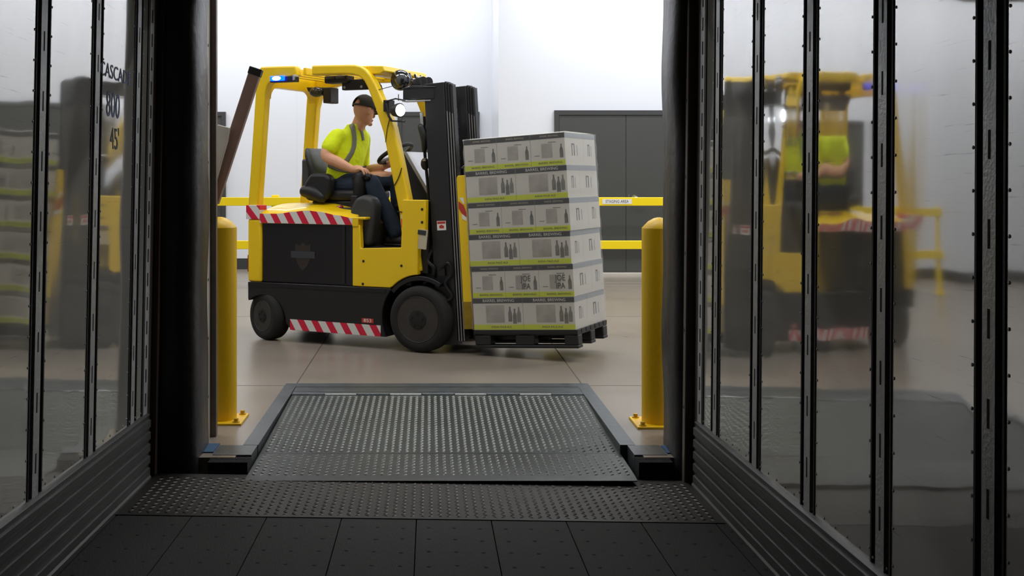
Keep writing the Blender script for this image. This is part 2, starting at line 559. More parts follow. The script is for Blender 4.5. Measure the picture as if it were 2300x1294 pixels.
for X, sg in ((XR, 1), (XL, -1)):                            # slotted strip at the very end of each wall
    trim_n[0] += 1
    mb = MB()
    mb.box2((X - sg * .006, YE - .075, .27), (X + sg * .03, YE, ZC), m=0)
    mb.box2((X - sg * .0045, YE - .10, .27), (X + sg * .02, YE - .076, ZC), m=1)
    for k in range(22):
        mb.box2((X - sg * .0066, YE - .05, .34 + .11 * k), (X, YE - .03, .40 + .11 * k), m=2)
    tr(struct(mb.obj('trim_%d' % trim_n[0], ['galv', 'recess', 'slot'])))

def scuff(name, X, sg):
    prof = [(X + sg * .03, 0), (X - sg * .03, 0), (X - sg * .03, .012)]
    for k in range(5):
        z = .02 + k * .055
        prof += [(X - sg * .024, z), (X - sg * .024, z + .032), (X - sg * .012, z + .036), (X - sg * .012, z + .050)]
    prof += [(X - sg * .02, .297), (X - sg * .002, .305), (X + sg * .03, .305)]
    return tr(struct(MB().prism(prof, YB, YE, 'y').obj(name, 'scuff')))
scuff('baseboard_right', XR, 1)
scuff('baseboard_left', XL, -1)

# plank floor with rows of dark screw heads
Y_SEAM = 4.715
mb = MB()
pw = .305
x0 = (597.7 - 965) / 553 - 2.94 * pw + .30
edges = [XL] + [(-.664 + pw * k) for k in range(-2, 7)] + [XR]
edges = sorted(e for e in edges if XL <= e <= XR)
for a, b in zip(edges, edges[1:]):
    if b - a < .01: continue
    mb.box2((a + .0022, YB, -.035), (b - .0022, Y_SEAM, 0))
    n = 3 if b - a > .2 else 1
    for r in range(12):
        yy = 4.60 - .16 * r
        for k in range(n):
            mb.lathe([(.0085, 0), (.007, .0012)], (a + (b - a) * (k + .5) / n, yy + random.uniform(-.01, .01), 0), (0, 0, 1), 8, 1)
mb.box2((XL, YB, -.06), (XR, Y_SEAM, -.036), m=1)
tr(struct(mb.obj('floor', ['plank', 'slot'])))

mb = MB()
mb.box2((XL, YB, ZC), (XR, 5.45, ZC + .05))
tr(struct(mb.obj('ceiling', 'ceiling')))
mb = MB()
mb.box2((XL, YB - .05, 0), (XR, YB, ZC))
tr(struct(mb.obj('wall_nose', 'panel')))

# rear sill tread plate
mb = MB()
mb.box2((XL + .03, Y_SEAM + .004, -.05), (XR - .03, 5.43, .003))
lugs(mb, XL + .06, XR - .05, Y_SEAM + .03, 5.36, lambda y: .003, .037, m=1)
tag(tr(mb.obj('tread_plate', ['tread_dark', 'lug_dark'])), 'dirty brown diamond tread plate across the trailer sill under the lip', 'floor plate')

# rear door frame posts of the trailer
mb = MB()
mb.box2((XR - .005, YE, -.05), (XR + .07, 5.40, ZC), m=0)
mb.box2((XR - .045, 5.40, -.05), (XR + .07, 5.455, ZC), m=0)
mb.box2((XR - .047, 5.405, -.05), (XR - .045, 5.45, ZC), m=1)
for k in range(7):
    mb.lathe([(.01, 0), (.009, .002)], (XR - .047, 5.43, .35 + .36 * k), (-1, 0, 0), 8, 0)
tr(struct(mb.obj('trim_frame_right', ['frame_brown', 'frame_edge'])))
mb = MB()
mb.box2((XL - .07, YE, -.05), (XL + .003, 5.40, ZC), m=0)
mb.box2((XL - .07, 5.40, -.05), (XL + .03, 5.455, ZC), m=0)
tr(struct(mb.obj('trim_frame_left', ['frame_brown', 'frame_edge'])))
mb = MB()
mb.box2((XL - .07, YE, ZC - .12), (XR + .07, 5.455, ZC + .05))
tr(struct(mb.obj('trim_frame_top', 'frame_brown')))

# writing on the left wall
def walltext(name, body, size, y, z, m, sx, label, shear=0.0):
    o = text(name, body, size, (0, 1, 0), (0, 0, 1), (0, 0, 0), m, None, 'CENTER', sx, .0003, shear)
    loc = Matrix.Translation((XL + .0012, y, z))
    o.matrix_world = TM @ loc @ Matrix(((0, 0, 1, 0), (sx, 0, 0, 0), (0, 1, 0, 0), (0, 0, 0, 1)))
    return tag(o, label, 'lettering')
walltext('wall_lettering', 'CASCADE', .082, 4.715, 1.80, 'blueink', 1.28, 'faded blue letters CASCADE printed on the trailer liner sheet')
walltext('wall_number', '800', .145, 4.68, 1.665, 'blueink', .95, 'large blue number 800 on the liner sheet below the blue letters')
walltext('wall_marking', "45'", .125, 4.72, 1.53, 'pencil', .95, "thin handwritten 45' on the liner sheet below the number", -.15)

# ------------------------------------------------------------------ dock: floor, leveller, wall, seals
Y_DOCK = 5.55
FX0, FX1, FY1 = -.935, 1.03, 7.54                            # outer edges of the leveller frame
Y_WR, Y_WL, X_RET = 15.25, 17.0, .91                         # far wall: right part, recessed left part, the corner
XW0, XW1 = -9.0, 9.0
mb = MB()
mb.box2((XW0, Y_DOCK, -.35), (FX0, FY1, 0))
mb.box2((FX1, Y_DOCK, -.35), (XW1, FY1, 0))
mb.box2((XW0, FY1, -.35), (XW1, 17.2, 0))
for x in (-.866, .989):
    mb.box2((x - .004, FY1, 0), (x + .004, 17.0, .0006), m=1)
for x in (-4.6, 4.7):
    mb.box2((x - .004, 6.1, 0), (x + .004, 17.0, .0006), m=1)
for y in (11.2, 14.0):
    mb.box2((XW0, y - .004, 0), (XW1, y + .004, .0006), m=1)
mb.box2((XW0, 7.466, 0), (FX0, 7.474, .0006), m=1)
mb.box2((FX1, 7.466, 0), (XW1, 7.474, .0006), m=1)
struct(mb.obj('floor_dock', ['concrete', 'joint']))
mb = MB()
mb.box2((FX0 - .05, 5.5, -.75), (FX1 + .05, FY1, -.6))
mb.box2((FX0 - .05, FY1 - .02, -.75), (FX1 + .05, FY1, -.02))
struct(mb.obj('floor_pit', 'basepaint'))

lv = thing('dock_leveler', 'grey steel dock leveler with diamond plate ramp and lip resting in the trailer', 'dock leveler', (0.05, 7.2, 0))
def lvobj(mb, name, m, **k):
    o = mb.obj(name, m, None, **k)
    o.parent = lv
    o.location = (-.05, -7.2, 0)
    return o
mb = MB()
mb.box2((FX0, 5.80, -.10), (FX0 + .076, FY1, .003))
mb.box2((FX1 - .076, 5.80, -.10), (FX1, FY1, .003))
mb.box2((FX0 + .076, 7.42, -.10), (FX1 - .076, FY1, .003))
lvobj(mb, 'frame', 'steel')
PX0, PX1 = -.85, .955
mb = MB()
mb.box2((PX0 - .005, 7.165, -.06), (PX1 + .005, 7.42, .001))
for k in range(2):
    mb.box2((PX0, 7.395 - .14 * k, .001), (PX1 - .2 * k, 7.403 - .14 * k, .0025), m=1)
n = 9
for k in range(n):                                            # hinge knuckles, every other one standing proud
    a = PX0 + (PX1 - PX0) * k / n; b = PX0 + (PX1 - PX0) * (k + 1) / n
    mb.cyl((a + .004, 7.165 - (.012 if k % 2 else 0), -.004), (b - .004, 7.165 - (.012 if k % 2 else 0), -.004), .012, n=10, m=1 if k % 2 else 0)
lvobj(mb, 'rear_hinge', ['steel', 'steel_bright'])
YH, ZH = 5.80, -.040
YT = 5.315
ZT = CZ - 1.30 - PITCH * YT + .020
zp = lambda y: -.002 + (ZH + .002) * (7.15 - y) / (7.15 - YH)
mb = MB()
mb.prism([(7.15, -.002), (YH, ZH), (YH, ZH - .05), (7.15, -.06)], PX0, PX1, 'x')
lugs(mb, PX0 + .01, PX1 - .01, YH + .02, 7.13, zp, m=1, H=.0036)
for x in (PX0 + .01, PX1 - .02):
    mb.box2((x, YH, -.35), (x + .01, 7.1, -.06))
lvobj(mb, 'platform', ['tread', 'lug'])
zl = lambda y: ZH - .001 + (ZT - ZH) * (YH - y) / (YH - YT)
mb = MB()
mb.prism([(YH - .004, ZH), (YT + .05, zl(YT + .05)), (YT, ZT - .006), (YT, ZT - .011), (YH - .004, ZH - .025)], PX0, PX1, 'x')
lugs(mb, PX0 + .01, PX1 - .01, YT + .07, YH - .02, zl, .037, m=1)
lvobj(mb, 'lip', ['tread', 'lug'])

# dock wall and the opening
ZO = 2.9
mb = MB()
mb.box2((XW0, 5.62, -1.3), (-1.14, 5.98, 6.6))
mb.box2((1.245, 5.62, -1.3), (XW1, 5.98, 6.6))
mb.box2((-1.14, 5.62, ZO), (1.245, 5.98, 6.6))
struct(mb.obj('wall_front', 'wall2'))
mb = MB()
mb.box2((-1.10, 5.5, -1.3), (FX0, 5.62, -.10), m=0)
mb.box2((FX1, 5.5, -1.3), (1.15, 5.62, -.10), m=0)
struct(mb.obj('wall_dock_face', 'wall2'))

def pad(name, x_in, x_out, y0, y1, z0, z1, label, seed):
    rnd = random.Random(seed)
    mb = MB()
    sg = 1 if x_out > x_in else -1
    ph = [rnd.uniform(0, 6) for _ in range(4)]
    nz, rings = 46, []
    for i in range(nz + 1):
        z = z0 + (z1 - z0) * i / nz
        wv = .004 * math.sin(z * 5.1 + ph[0]) + .003 * math.sin(z * 9.7 + ph[1])
        wv2 = .006 * math.sin(z * 7.3 + ph[2])
        xi = x_in + wv
        ym = (y0 + y1) / 2
        xj = (-1.138 if sg < 0 else 1.243)
        prof = [(xi + sg * .10, y0 + wv2), (xi + sg * .03, y0 + .012 + wv2), (xi + sg * .006, y0 + .05), (xi, ym + wv2), (xi + sg * .004 + .5 * wv2, ym + .06), (xi + sg * .010, y1),
                (xj, y1), (xj, 5.615), (x_out, 5.615), (x_out, y0)]
        rings.append([(a, b, z) for a, b in prof])
    mb.rings(rings)
    return tag(mb.obj(name, 'pad', angle=60), label, 'dock seal')
pad('dock_seal_pad', -1.105, -1.62, 5.475, 5.83, -.75, 2.235, 'tall black fabric dock seal pad beside the yellow bollard with the slanted arm', 3)
pad('dock_seal_pad', 1.164, 1.62, 5.475, 5.83, -.75, 2.235, 'tall black fabric dock seal pad standing against the bollard under the doors', 8)
mb = MB()
rings = []
for i in range(31):
    x = -1.6 + 3.2 * i / 30
    wv = .012 * math.sin(x * 7) + .008 * math.sin(x * 15 + 1)
    rings.append([(x, 5.475 + wv, 2.24), (x, 5.47 + wv, 2.8), (x, 5.61, 2.8), (x, 5.60, 2.24 + wv)])
mb.rings(rings)
tag(mb.obj('dock_seal_curtain', 'pad', angle=60), 'black fabric head curtain hanging across the top of the dock opening', 'dock seal')

mb = MB()                                                     # door tracks in the jambs
mb.box2((-1.145, 5.83, 0), (-1.135, 6.05, 2.9))
mb.box2((-1.135, 5.99, 0), (-1.105, 6.03, 2.9), m=1)
for k in range(9):
    mb.lathe([(.008, 0), (.007, .003)], (-1.135, 5.93, .22 + .3 * k), (1, 0, 0), 8, 1)
struct(mb.obj('trim_track_left', ['track', 'frame_edge']))
mb = MB()
mb.box2((1.24, 5.83, 0), (1.255, 6.05, 2.9))
mb.box2((1.225, 5.90, 0), (1.24, 5.93, 2.9))
struct(mb.obj('trim_track_right', ['frame_brown']))

for sx_, xs, lab in ((-1, (-1.05, -.862), 'black rubber dock bumper with the larger blue plate, near the wall writing'),
                     (1, (.99, 1.15), 'black rubber dock bumper at the ramp corner opposite the wall writing')):
    t = thing('dock_bumper', lab, 'dock bumper', ((xs[0] + xs[1]) / 2, 5.52, -.3))
    c = (xs[0] + xs[1]) / 2; hw = (xs[1] - xs[0]) / 2
    mb = MB()
    for k in range(8):
        mb.box2((-hw, -.045 + .0145 * k, -.05), (hw, -.045 + .0145 * k + .013, .296 - (.003 if k % 2 else 0)))
    mb.obj('rubber_block', 'rubber', t)
    mb = MB()
    mb.box2((-hw, .075, .1), (hw, .279, .302))
    mb.obj('mounting_angle', 'steel', t)
    mb = MB()
    if sx_ < 0:
        mb.box2((-hw - .085, .12, .2), (-hw - .004, .30, .306))
    else:
        mb.box2((hw + .004, .10, .2), (hw + .05, .26, .306))
    mb.obj('corner_plate', 'bluepaint', t)['label'] = 'blue corner plate'

# ------------------------------------------------------------------ warehouse shell, doors, rail, bollards
mb = MB()
mb.box2((X_RET, Y_WR, 0), (XW1, Y_WR + .2, 6.6))
for x in (2.9 + 1.9, 6.9):
    mb.box2((x - .004, Y_WR - .001, .1), (x + .004, Y_WR, 6.6), m=1)
struct(mb.obj('wall_far_right', ['wall', 'wallseam']))
mb = MB()
mb.box2((XW0, Y_WL, 0), (X_RET + .1, Y_WL + .2, 6.6))
for x in (-1.95, -4.4, -6.8):
    mb.box2((x - .004, Y_WL - .001, .3), (x + .004, Y_WL, 6.6), m=1)
mb.box2((XW0, Y_WL - .004, 0), (X_RET, Y_WL, .16), m=2)
struct(mb.obj('wall_far_left', ['wall', 'wallseam', 'basepaint']))
mb = MB()
mb.box2((X_RET, Y_WR + .2, 0), (X_RET + .1, Y_WL, 6.6))
struct(mb.obj('wall_return', 'wall'))
mb = MB(); mb.box2((XW0 - .2, 5.6, 0), (XW0, 17.2, 6.6)); struct(mb.obj('wall_west', 'shell'))
mb = MB(); mb.box2((XW1, 5.6, 0), (XW1 + .2, 17.2, 6.6)); struct(mb.obj('wall_east', 'shell'))
mb = MB(); mb.box2((XW0, 5.6, 6.6), (XW1, 17.2, 6.8)); struct(mb.obj('ceiling_dock', 'shell'))
mb = MB(); mb.box2((X_RET - .02, 15.0, 0), (XW1, Y_WR, .1)); struct(mb.obj('trim_curb', 'curb'))

def wdoor(name, leaves, Y, z0, z1, handle=None):
    """flush double or single door: leaves = x edges"""
    t = bpy.data.objects.new(name, None); COL.objects.link(t)
    t.location = ((leaves[0] + leaves[-1]) / 2, Y, z0); struct(t)
    ox = t.location.x
    mb = MB()
    a, b = leaves[0] - ox, leaves[-1] - ox
    h = z1 - z0
    mb.box2((a - .06, -.05, 0), (a, 0, h + .06)); mb.box2((b, -.05, 0), (b + .06, 0, h + .06)); mb.box2((a, -.05, h), (b, 0, h + .06))
    mb.obj('door_frame', 'doorframe', t)
    for i, (p, q) in enumerate(zip(leaves, leaves[1:])):
        mb = MB()
        mb.box2((p - ox + .004, -.035, .008), (q - ox - .004, -.004, h - .004))
        lf = mb.obj('door_leaf', 'door', t)
        if handle is not None and handle[0] == i:
            hx = handle[1] - ox
            mb = MB()
            mb.cyl((hx, -.035, handle[2]), (hx, -.055, handle[2]), .038, n=20)
            mb.cyl((hx, -.05, handle[2]), (hx, -.09, handle[2]), .014, n=12)
            mb.limb([(hx, -.085, handle[2]), (hx + .06, -.09, handle[2] - .003), (hx + .125, -.085, handle[2] - .012)], [.014, .012, .01], 10, 3)
            mb.box2((hx - .075, -.037, handle[2] - .05), (hx - .068, -.034, handle[2] + .04))
            mb.obj('lever_handle', 'chrome', lf)['label'] = 'chrome lever handle'
    return t
wdoor('door_1', (1.70, 2.58, 3.46), Y_WR, .10, 2.17, (1, 2.69, .98))
wdoor('door_2', (-.41, .67), Y_WL, 0, 2.25)
t = wdoor('door_3', (-3.95, -3.05), Y_WL, 0, 2.25)
mb = MB()
mb.box2((.36, -.06, .9), (.39, -.036, 1.18)); mb.box2((.365, -.09, .93), (.385, -.06, .95)); mb.box2((.365, -.09, 1.13), (.385, -.06, 1.15)); mb.box2((.365, -.1, .9), (.385, -.085, 1.18))
mb.obj('pull_handle', 'chrome', t)['label'] = 'chrome pull handle'

YR_ = 14.55
gr = thing('guard_rail', 'bright yellow two-bar guard rail in front of the white wall and dark doors', 'guard rail', (0.5, YR_, 0))
def bar(z):
    mb = MB(); mb.box2((-4.6, -.025, z - .053), (4.6, .025, z + .053)); mb.obj('rail_bar', 'rail', gr, .006)
bar(1.045); bar(.50)
for x in (-4.5, (617 - CX) / F * YR_ - .5, 1.02, 3.1, 4.5):
    mb = MB()
    mb.box2((x - .045, .027, .012), (x + .045, .115, 1.125))
    mb.obj('rail_post', 'rail', gr, .006)
    mb = MB(); mb.box2((x - .09, -.02, 0), (x + .09, .16, .012)); mb.obj('base_plate', 'rail', gr)
sg_ = thing('rail_sign', 'small white STAGING AREA sign on the upper yellow rail', 'sign', ((1385 - CX) / F * YR_, YR_ - .027, 1.045))
MB().box2((-.185, -.004, -.031), (.185, 0, .031)).obj('sign_plate', 'white', sg_)
text('lettering', 'STAGING AREA', .052, (1, 0, 0), (0, 0, 1), (0, -.0046, 0), 'ink', sg_, sx=.80)

def bollard(x, y, label):
    t = thing('bollard', label, 'bollard', (x, y, 0))
    r, h = .093, 1.065
    mb = MB()
    mb.lathe([(r, .012), (r, h), (r * .99, h + .004), (r * .62, h + .040), (r * .3, h + .056), (r * .1, h + .06)], (0, 0, 0), (0, 0, 1), 40)
    mb.obj('post', 'bollard', t)
    mb = MB(); mb.box2((-.14, -.14, 0), (.14, .14, .012)); mb.obj('base_plate', 'bollard', t, .002)
    for sx_ in (-1, 1):
        for sy_ in (-1, 1):
            mb = MB()
            mb.cyl((sx_ * .108, sy_ * .108, .012), (sx_ * .108, sy_ * .108, .017), .02, n=14)
            mb.cyl((sx_ * .108, sy_ * .108, .017), (sx_ * .108, sy_ * .108, .034), .0125, n=6)
            mb.obj('anchor_bolt', 'bolt', t)
bollard(-1.160, 6.40, 'yellow bollard standing beside the raised brown steel arm')
bollard(1.250, 6.31, 'yellow bollard standing in front of the dark double doors')

# raised swing arm beside the left jamb
sa = thing('swing_arm', 'brown steel arm raised at a slant beside the jamb, grey plate at its foot', 'swing arm', (-1.27, 6.62, 0))
def sap(u, v, y=6.62):
    return Vector(((u - CX) / F * y + 1.27, y - 6.62, CZ + (CY - v) / F * y))
p0, p1 = sap(478, 455), sap(575, 158)
d = (p1 - p0).normalized(); nrm = Vector((d.z, 0, -d.x))
def bar_between(mb, a, b, hw, y0, y1, m=0):
    mb.prism([((a + nrm * hw).x, (a + nrm * hw).z), ((b + nrm * hw).x, (b + nrm * hw).z), ((b - nrm * hw).x, (b - nrm * hw).z), ((a - nrm * hw).x, (a - nrm * hw).z)], y0, y1, 'y', m)
mb = MB(); bar_between(mb, p0, p1, .034, -.03, .03); mb.obj('arm', 'brownsteel', sa, .004)
mb = MB(); bar_between(mb, p1 - d * .03, p1 + d * .012, .037, -.034, .034); mb.obj('end_cap', 'black', sa, .003)
q = [sap(487, 312), sap(494, 281), sap(521, 288), sap(516, 318), sap(506, 352), sap(484, 432), sap(480, 400)]
mb = MB(); mb.prism([(v.x, v.z) for v in q], -.075, -.04, 'y'); mb.obj('gusset_plate', 'greysteel', sa, .004)
mb = MB(); mb.box2((-.1, -.64, 1.0), (.03, .03, 1.18)); mb.box2((-.1, -.08, .9), (.03, .06, 1.3)); mb.obj('wall_bracket', 'black', sa, .006)

# ------------------------------------------------------------------ the forklift (local frame: x forward, y to its left, z up)
YAW = R(-26.8)
FO = Vector((.147, 9.338, 0))
FM = Matrix.Translation(FO) @ Matrix.Rotation(YAW, 4, 'Z')
fk = thing('forklift', 'yellow and black electric forklift carrying a wrapped pallet of cartons', 'forklift', FO, YAW)
HW = .49                                                      # half width of the truck's body

def arc(cx, cz, r, a0, a1, n=10):
    return [(cx + r * math.cos(R(a0 + (a1 - a0) * i / n)), cz + r * math.sin(R(a0 + (a1 - a0) * i / n))) for i in range(n + 1)]

# chassis
mb = MB()
prof = [(-1.612, .477), (-.265, .483)] + arc(.0, .25, .335, 138, 207, 9) + [(-.335, .098), (-1.18, .10), (-1.235, .15)] + arc(-1.46, .155, .222, 0, 132, 10) + [(-1.612, .345)]
mb.prism(prof, -HW, HW, 'y')
mb.box2((-.34, -.27, .14), (.12, .27, .62))
mb.box2((-1.6, -.22, .12), (-1.25, .22, .46))
mb.obj('chassis', 'black', fk, .008)
mb = MB()
mb.box2((-1.608, -HW - .004, .440), (-.30, -HW + .01, .478))
mb.obj('chassis_ledge', 'blackgloss', fk, .003)
# front mudguard over the drive wheel
a1 = arc(0, .25, .335, 58, 140, 14); a2 = arc(0, .25, .30, 140, 58, 14)
for s in (-1, 1):
    mb = MB()
    mb.prism(a1 + a2, s * HW, s * (HW - .16), 'y')
    mb.obj('mudguard', 'blackgloss', fk, .004)
# battery compartment
mb = MB()
mb.box2((-1.475, -HW + .012, .478), (-.60, HW - .012, 1.0))
bc = mb.obj('battery_cover', 'blackgloss', fk, .012)
mb = MB()
mb.box2((-.70, -HW + .004, .50), (-.675, -HW + .014, .955)); mb.box2((-.625, -HW + .006, .485), (-.60, -HW + .014, .965))
mb.obj('cover_seam', 'black', bc)
ex, ez = -1.075, .715
mb = MB()
mb.prism([(ex - .075, ez + .09), (ex - .03, ez + .075), (ex, ez + .105), (ex + .03, ez + .075), (ex + .075, ez + .09), (ex + .07, ez - .03), (ex + .04, ez - .09), (ex, ez - .13), (ex - .04, ez - .09), (ex - .07, ez - .03)], -HW + .010, -HW + .0125, 'y', 0)
mb.box2((ex - .115, -HW + .008, ez - .025), (ex + .115, -HW + .0115, ez + .03), m=1)
mb.obj('emblem', ['emblem', 'emblem2'], bc)
# counterweight with the rear corner column
mb = MB()
mb.box2((-1.615, -HW, .478), (-1.478, HW, 1.0))
mb.obj('counterweight', 'yellow', fk, .02, 3)
mb = MB()
mb.box2((-1.622, -HW + .01, .56), (-1.612, -HW + .06, .70))
mb.obj('tail_light', 'red', fk, .003)
for s in (-1, 1):
    mb = MB()
    mb.box2((-1.628, s * (HW + .004), .998), (-1.49, s * (HW - .10), 1.115))
    mb.obj('hazard_tape', 'tape_small', fk, .004)
# hood: crowned cover above the battery
mb = MB()
xs = [-1.485 + .06 * i for i in range(16)]
def hood_edge(x):
    return spline_z([(-1.485, 1.050), (-1.30, 1.052), (-1.16, 1.070), (-1.02, 1.082), (-.90, 1.072), (-.75, 1.048), (-.57, 1.022)], x)
def spline_z(tab, x):
    for (a, za), (b, zb) in zip(tab, tab[1:]):
        if a <= x <= b + 1e-6:
            t = (x - a) / (b - a); t = t * t * (3 - 2 * t)
            return za + (zb - za) * t
    return tab[-1][1]
ys = [-HW - .004] + [-.46 + .092 * j for j in range(11)] + [HW + .004]
rings = []
for x in xs:
    e = hood_edge(x)
    prof = [(x, y, e + .075 * max(0, 1 - (abs(y) / HW) ** 2.6) - (.012 if abs(y) > HW else 0)) for y in ys]
    rings.append([(x, -HW - .004, .968)] + prof + [(x, HW + .004, .968)])
mb.rings(rings)
mb.obj('hood', 'yellow', fk, .006, angle=50)
mb = MB()
for i in range(15):
    xa, xb = xs[i], xs[i + 1]
    mb.prism([(xa, .97), (xb, .97), (xb, hood_edge(xb) - .004), (xa, hood_edge(xa) - .004)], -HW - .0075, -HW - .003, 'y')
mb.obj('hazard_tape', 'tape', fk)
mb = MB()
mb.box2((-.60, -HW - .012, .955), (-.545, -HW + .12, 1.03))
mb.box2((-.575, -HW - .010, 1.012), (-.48, -HW + .12, 1.032))
mb.obj('hood_latch', 'yellow', fk, .006)
mb = MB()
mb.prism([(-1.19, .104), (-.345, .10), (-.345, .186), (-1.19, .19)], -HW - .005, -HW - .0005, 'y')
mb.obj('hazard_tape', 'tape', fk)
ft = MB()
ft.box2((-.515, -HW - .0035, .20), (-.41, -HW - .0005, .235))
pl = ft.obj('number_plate', 'label_red', fk)
text('lettering', '853', .038, (1, 0, 0), (0, 0, 1), (-.462, -HW - .0042, .2175), 'white', pl, sx=1.3)

# side panels with the step cut-out
side = [(-.60, .485), (-.262, .485)] + [p for p in arc(0, .25, .345, 134, 93, 8)] + [(-.012, .86), (.045, .89), (.05, 1.172), (-.15, 1.172), (-.165, .80), (-.525, .785), (-.535, .97), (-.60, .97)]
mb = MB()
mb.prism(side, -HW - .004, -HW + .05, 'y')
sp_ = mb.obj('side_panel', 'yellow', fk, .006)
mb = MB()
mb.prism(side, HW + .004, HW - .05, 'y')
mb.obj('side_panel', 'yellow', fk, .006)
for x, z in ((-.50, .685), (-.16, .66), (-.505, .505), (.02, 1.10), (.02, 1.0)):
    mb = MB()
    mb.lathe([(.011, 0), (.010, .003), (.004, .004)], (x, -HW - .004, z), (0, -1, 0), 10)
    mb.obj('screw', 'black', sp_)
mb = MB()
mb.box2((-.56, -HW + .03, .77), (-.10, HW - .03, .792))
mb.obj('floor_mat', 'black', fk, .004)
mb = MB()
mb.box2((-.10, -HW + .05, .60), (.045, HW - .05, 1.165)); mb.box2((-.60, -HW + .05, .5), (-.56, HW - .05, .97)); mb.box2((-.56, -HW + .05, .5), (-.10, HW - .05, .769))
mb.obj('bulkhead', 'black', fk, .006)
mb = MB()
mb.prism([(-.40, .792), (-.22, .792), (-.22, .93), (-.30, .93)], -.12, .10, 'y')
mb.obj('pedal_box', 'yellow', fk, .006)
mb = MB()
mb.box((-.36, -.06, .90), (.012, .07, .11), (0, R(-25), 0)); mb.cyl((-.35, -.06, .86), (-.30, -.06, .80), .008)
mb.obj('pedal', 'black', fk, .003)
mb = MB()
mb.box((.03, -HW - .01, .87), (.07, .012, .15), (0, R(6), 0))
g = mb.obj('warning_label', 'label_grey', fk)
mb = MB(); mb.box((.025, -HW - .0175, .922), (.07, .003, .035), (0, R(6), 0)); mb.obj('label_band', 'ink', g)

# overhead guard
GY = .465
rear = [(-1.630, 1.10), (-1.555, 2.047), (-1.535, 2.20), (-1.505, 2.264), (-1.157, 2.256), (-1.149, 2.176), (-1.34, 2.150), (-1.40, 2.135), (-1.435, 2.105), (-1.453, 2.05), (-1.530, 1.10)]
mb = MB(); mb.prism(rear, -GY, -GY + .085, 'y'); mb.obj('rear_leg', 'yellow', fk, .014, 3)
FG = .40                                                      # far side of the guard
farp = [(-1.630, 1.10), (-1.555, 2.047), (-1.535, 2.20), (-1.505, 2.264), (-.42, 2.238), (-.40, 2.16), (-1.10, 2.165), (-1.25, 2.150), (-1.36, 2.11), (-1.425, 2.05), (-1.453, 1.96), (-1.530, 1.10)]
mb = MB(); mb.prism(farp, FG - .085, FG, 'y'); mb.obj('rear_leg', 'yellow', fk, .014, 3)
mb = MB()                                                     # rear cross member, filleted into the legs
zc, ztop, rf = 2.10, 2.262, .10
u = [(-GY + .08, ztop), (FG - .08, ztop), (FG - .08, zc - rf)] + [(FG - .085 - rf + rf * math.cos(R(a)), zc - rf + rf * math.sin(R(a))) for a in range(0, 91, 15)] + \
    [(-GY + .085 + rf + rf * math.cos(R(a)), zc - rf + rf * math.sin(R(a))) for a in range(90, 181, 15)] + [(-GY + .08, zc - rf)]
mb.prism(u, -1.535, -1.455, 'x')
mb.obj('cross_member', 'yellow', fk, .01)
front = [(-1.003, 2.253), (-.60, 2.241), (-.545, 2.228), (-.50, 2.200), (-.455, 2.150), (-.411, 2.082), (-.33, 1.915), (-.248, 1.743), (-.170, 1.42), (-.106, 1.129), (-.03, .82), (.0, .62),
         (-.12, .62), (-.165, .80), (-.197, 1.066), (-.265, 1.37), (-.339, 1.696), (-.41, 1.89), (-.484, 2.061), (-.515, 2.112), (-.56, 2.146), (-.62, 2.163), (-.70, 2.170), (-1.003, 2.173)]
mb = MB(); mb.prism(front, -GY, -GY + .09, 'y'); fp = mb.obj('front_pillar', 'yellow', fk, .014, 3)
ffar = [(-1.0, 2.24)] + [(x, z) for x, z in front[1:-1]] + [(-1.0, 2.165)]
mb = MB(); mb.prism(ffar, FG - .085, FG, 'y'); mb.obj('front_pillar', 'yellow', fk, .014, 3)
mb = MB(); mb.box2((-.175, -GY - .004, 0.955), (-.055, -GY + .02, 1.055), 0); mb.obj('hazard_tape', 'tape_small', fk)
for pts, r_ in (([(-.21, -GY - .004, 1.08), (-.16, -GY - .008, 1.075), (-.10, -GY - .004, 1.07)], .004),
                ([(-.245, -GY - .004, 1.27), (-.20, -GY - .007, 1.34), (-.17, -GY - .004, 1.42)], .004),
                ([(-.315, -GY - .004, 1.62), (-.30, -GY - .006, 1.72), (-.28, -GY - .004, 1.80)], .003)):
    mb = MB()
    mb.tube(spline(pts, 4), r_, 6)
    mb.obj('cable', 'wire', fp)
mb = MB()                                                     # front header, roof plate edge and slats
mb.box2((-.60, -GY + .03, 2.172), (-.52, .33, 2.232))
mb.prism([(-.56, 2.236), (-.375, 2.228), (-.36, 2.185), (-.40, 2.165), (-.56, 2.165)], -GY + .06, .34, 'y')
mb.obj('header', 'yellow', fk, .008)
for k in range(7):
    mb = MB()
    x = -1.36 + .115 * k
    mb.box2((x, -GY + .075, 2.185), (x + .028, FG - .075, 2.245))
    mb.obj('roof_bar', 'yellow', fk, .004)
# lamps and boxes under the guard
bl = MB(); bl.box2((-1.385, -GY - .035, 2.125), (-1.145, -GY + .04, 2.172)); bl = bl.obj('blue_light', 'black', fk, .006)
mb = MB(); mb.box2((-1.376, -GY - .046, 2.136), (-1.235, -GY - .034, 2.176)); mb.obj('lens', 'bluelens', bl, .006)
mb = MB(); mb.ell((-1.312, -GY - .046, 2.156), (.042, .010, .017)); mb.obj('lamp_core', 'bluecore', bl)
mb = MB(); mb.box2((-1.16, -GY - .04, 2.135), (-1.145, -GY + .03, 2.18)); mb.obj('end_plate', 'dashplate', bl, .003)
mb = MB(); mb.prism([(-1.42, 2.13), (-1.19, 2.12), (-1.18, 2.02), (-1.24, 2.03), (-1.26, 2.07), (-1.32, 2.06), (-1.40, 2.09)], .10, .22, 'y'); mb.box2((-1.235, .08, 1.985), (-1.16, .22, 2.12))
bk = mb.obj('beacon_bracket', 'black', fk, .008)
mb = MB(); mb.ell((-1.31, .10, 2.085), (.07, .05, .045)); mb.obj('beacon_lens', 'darkglass', bk)
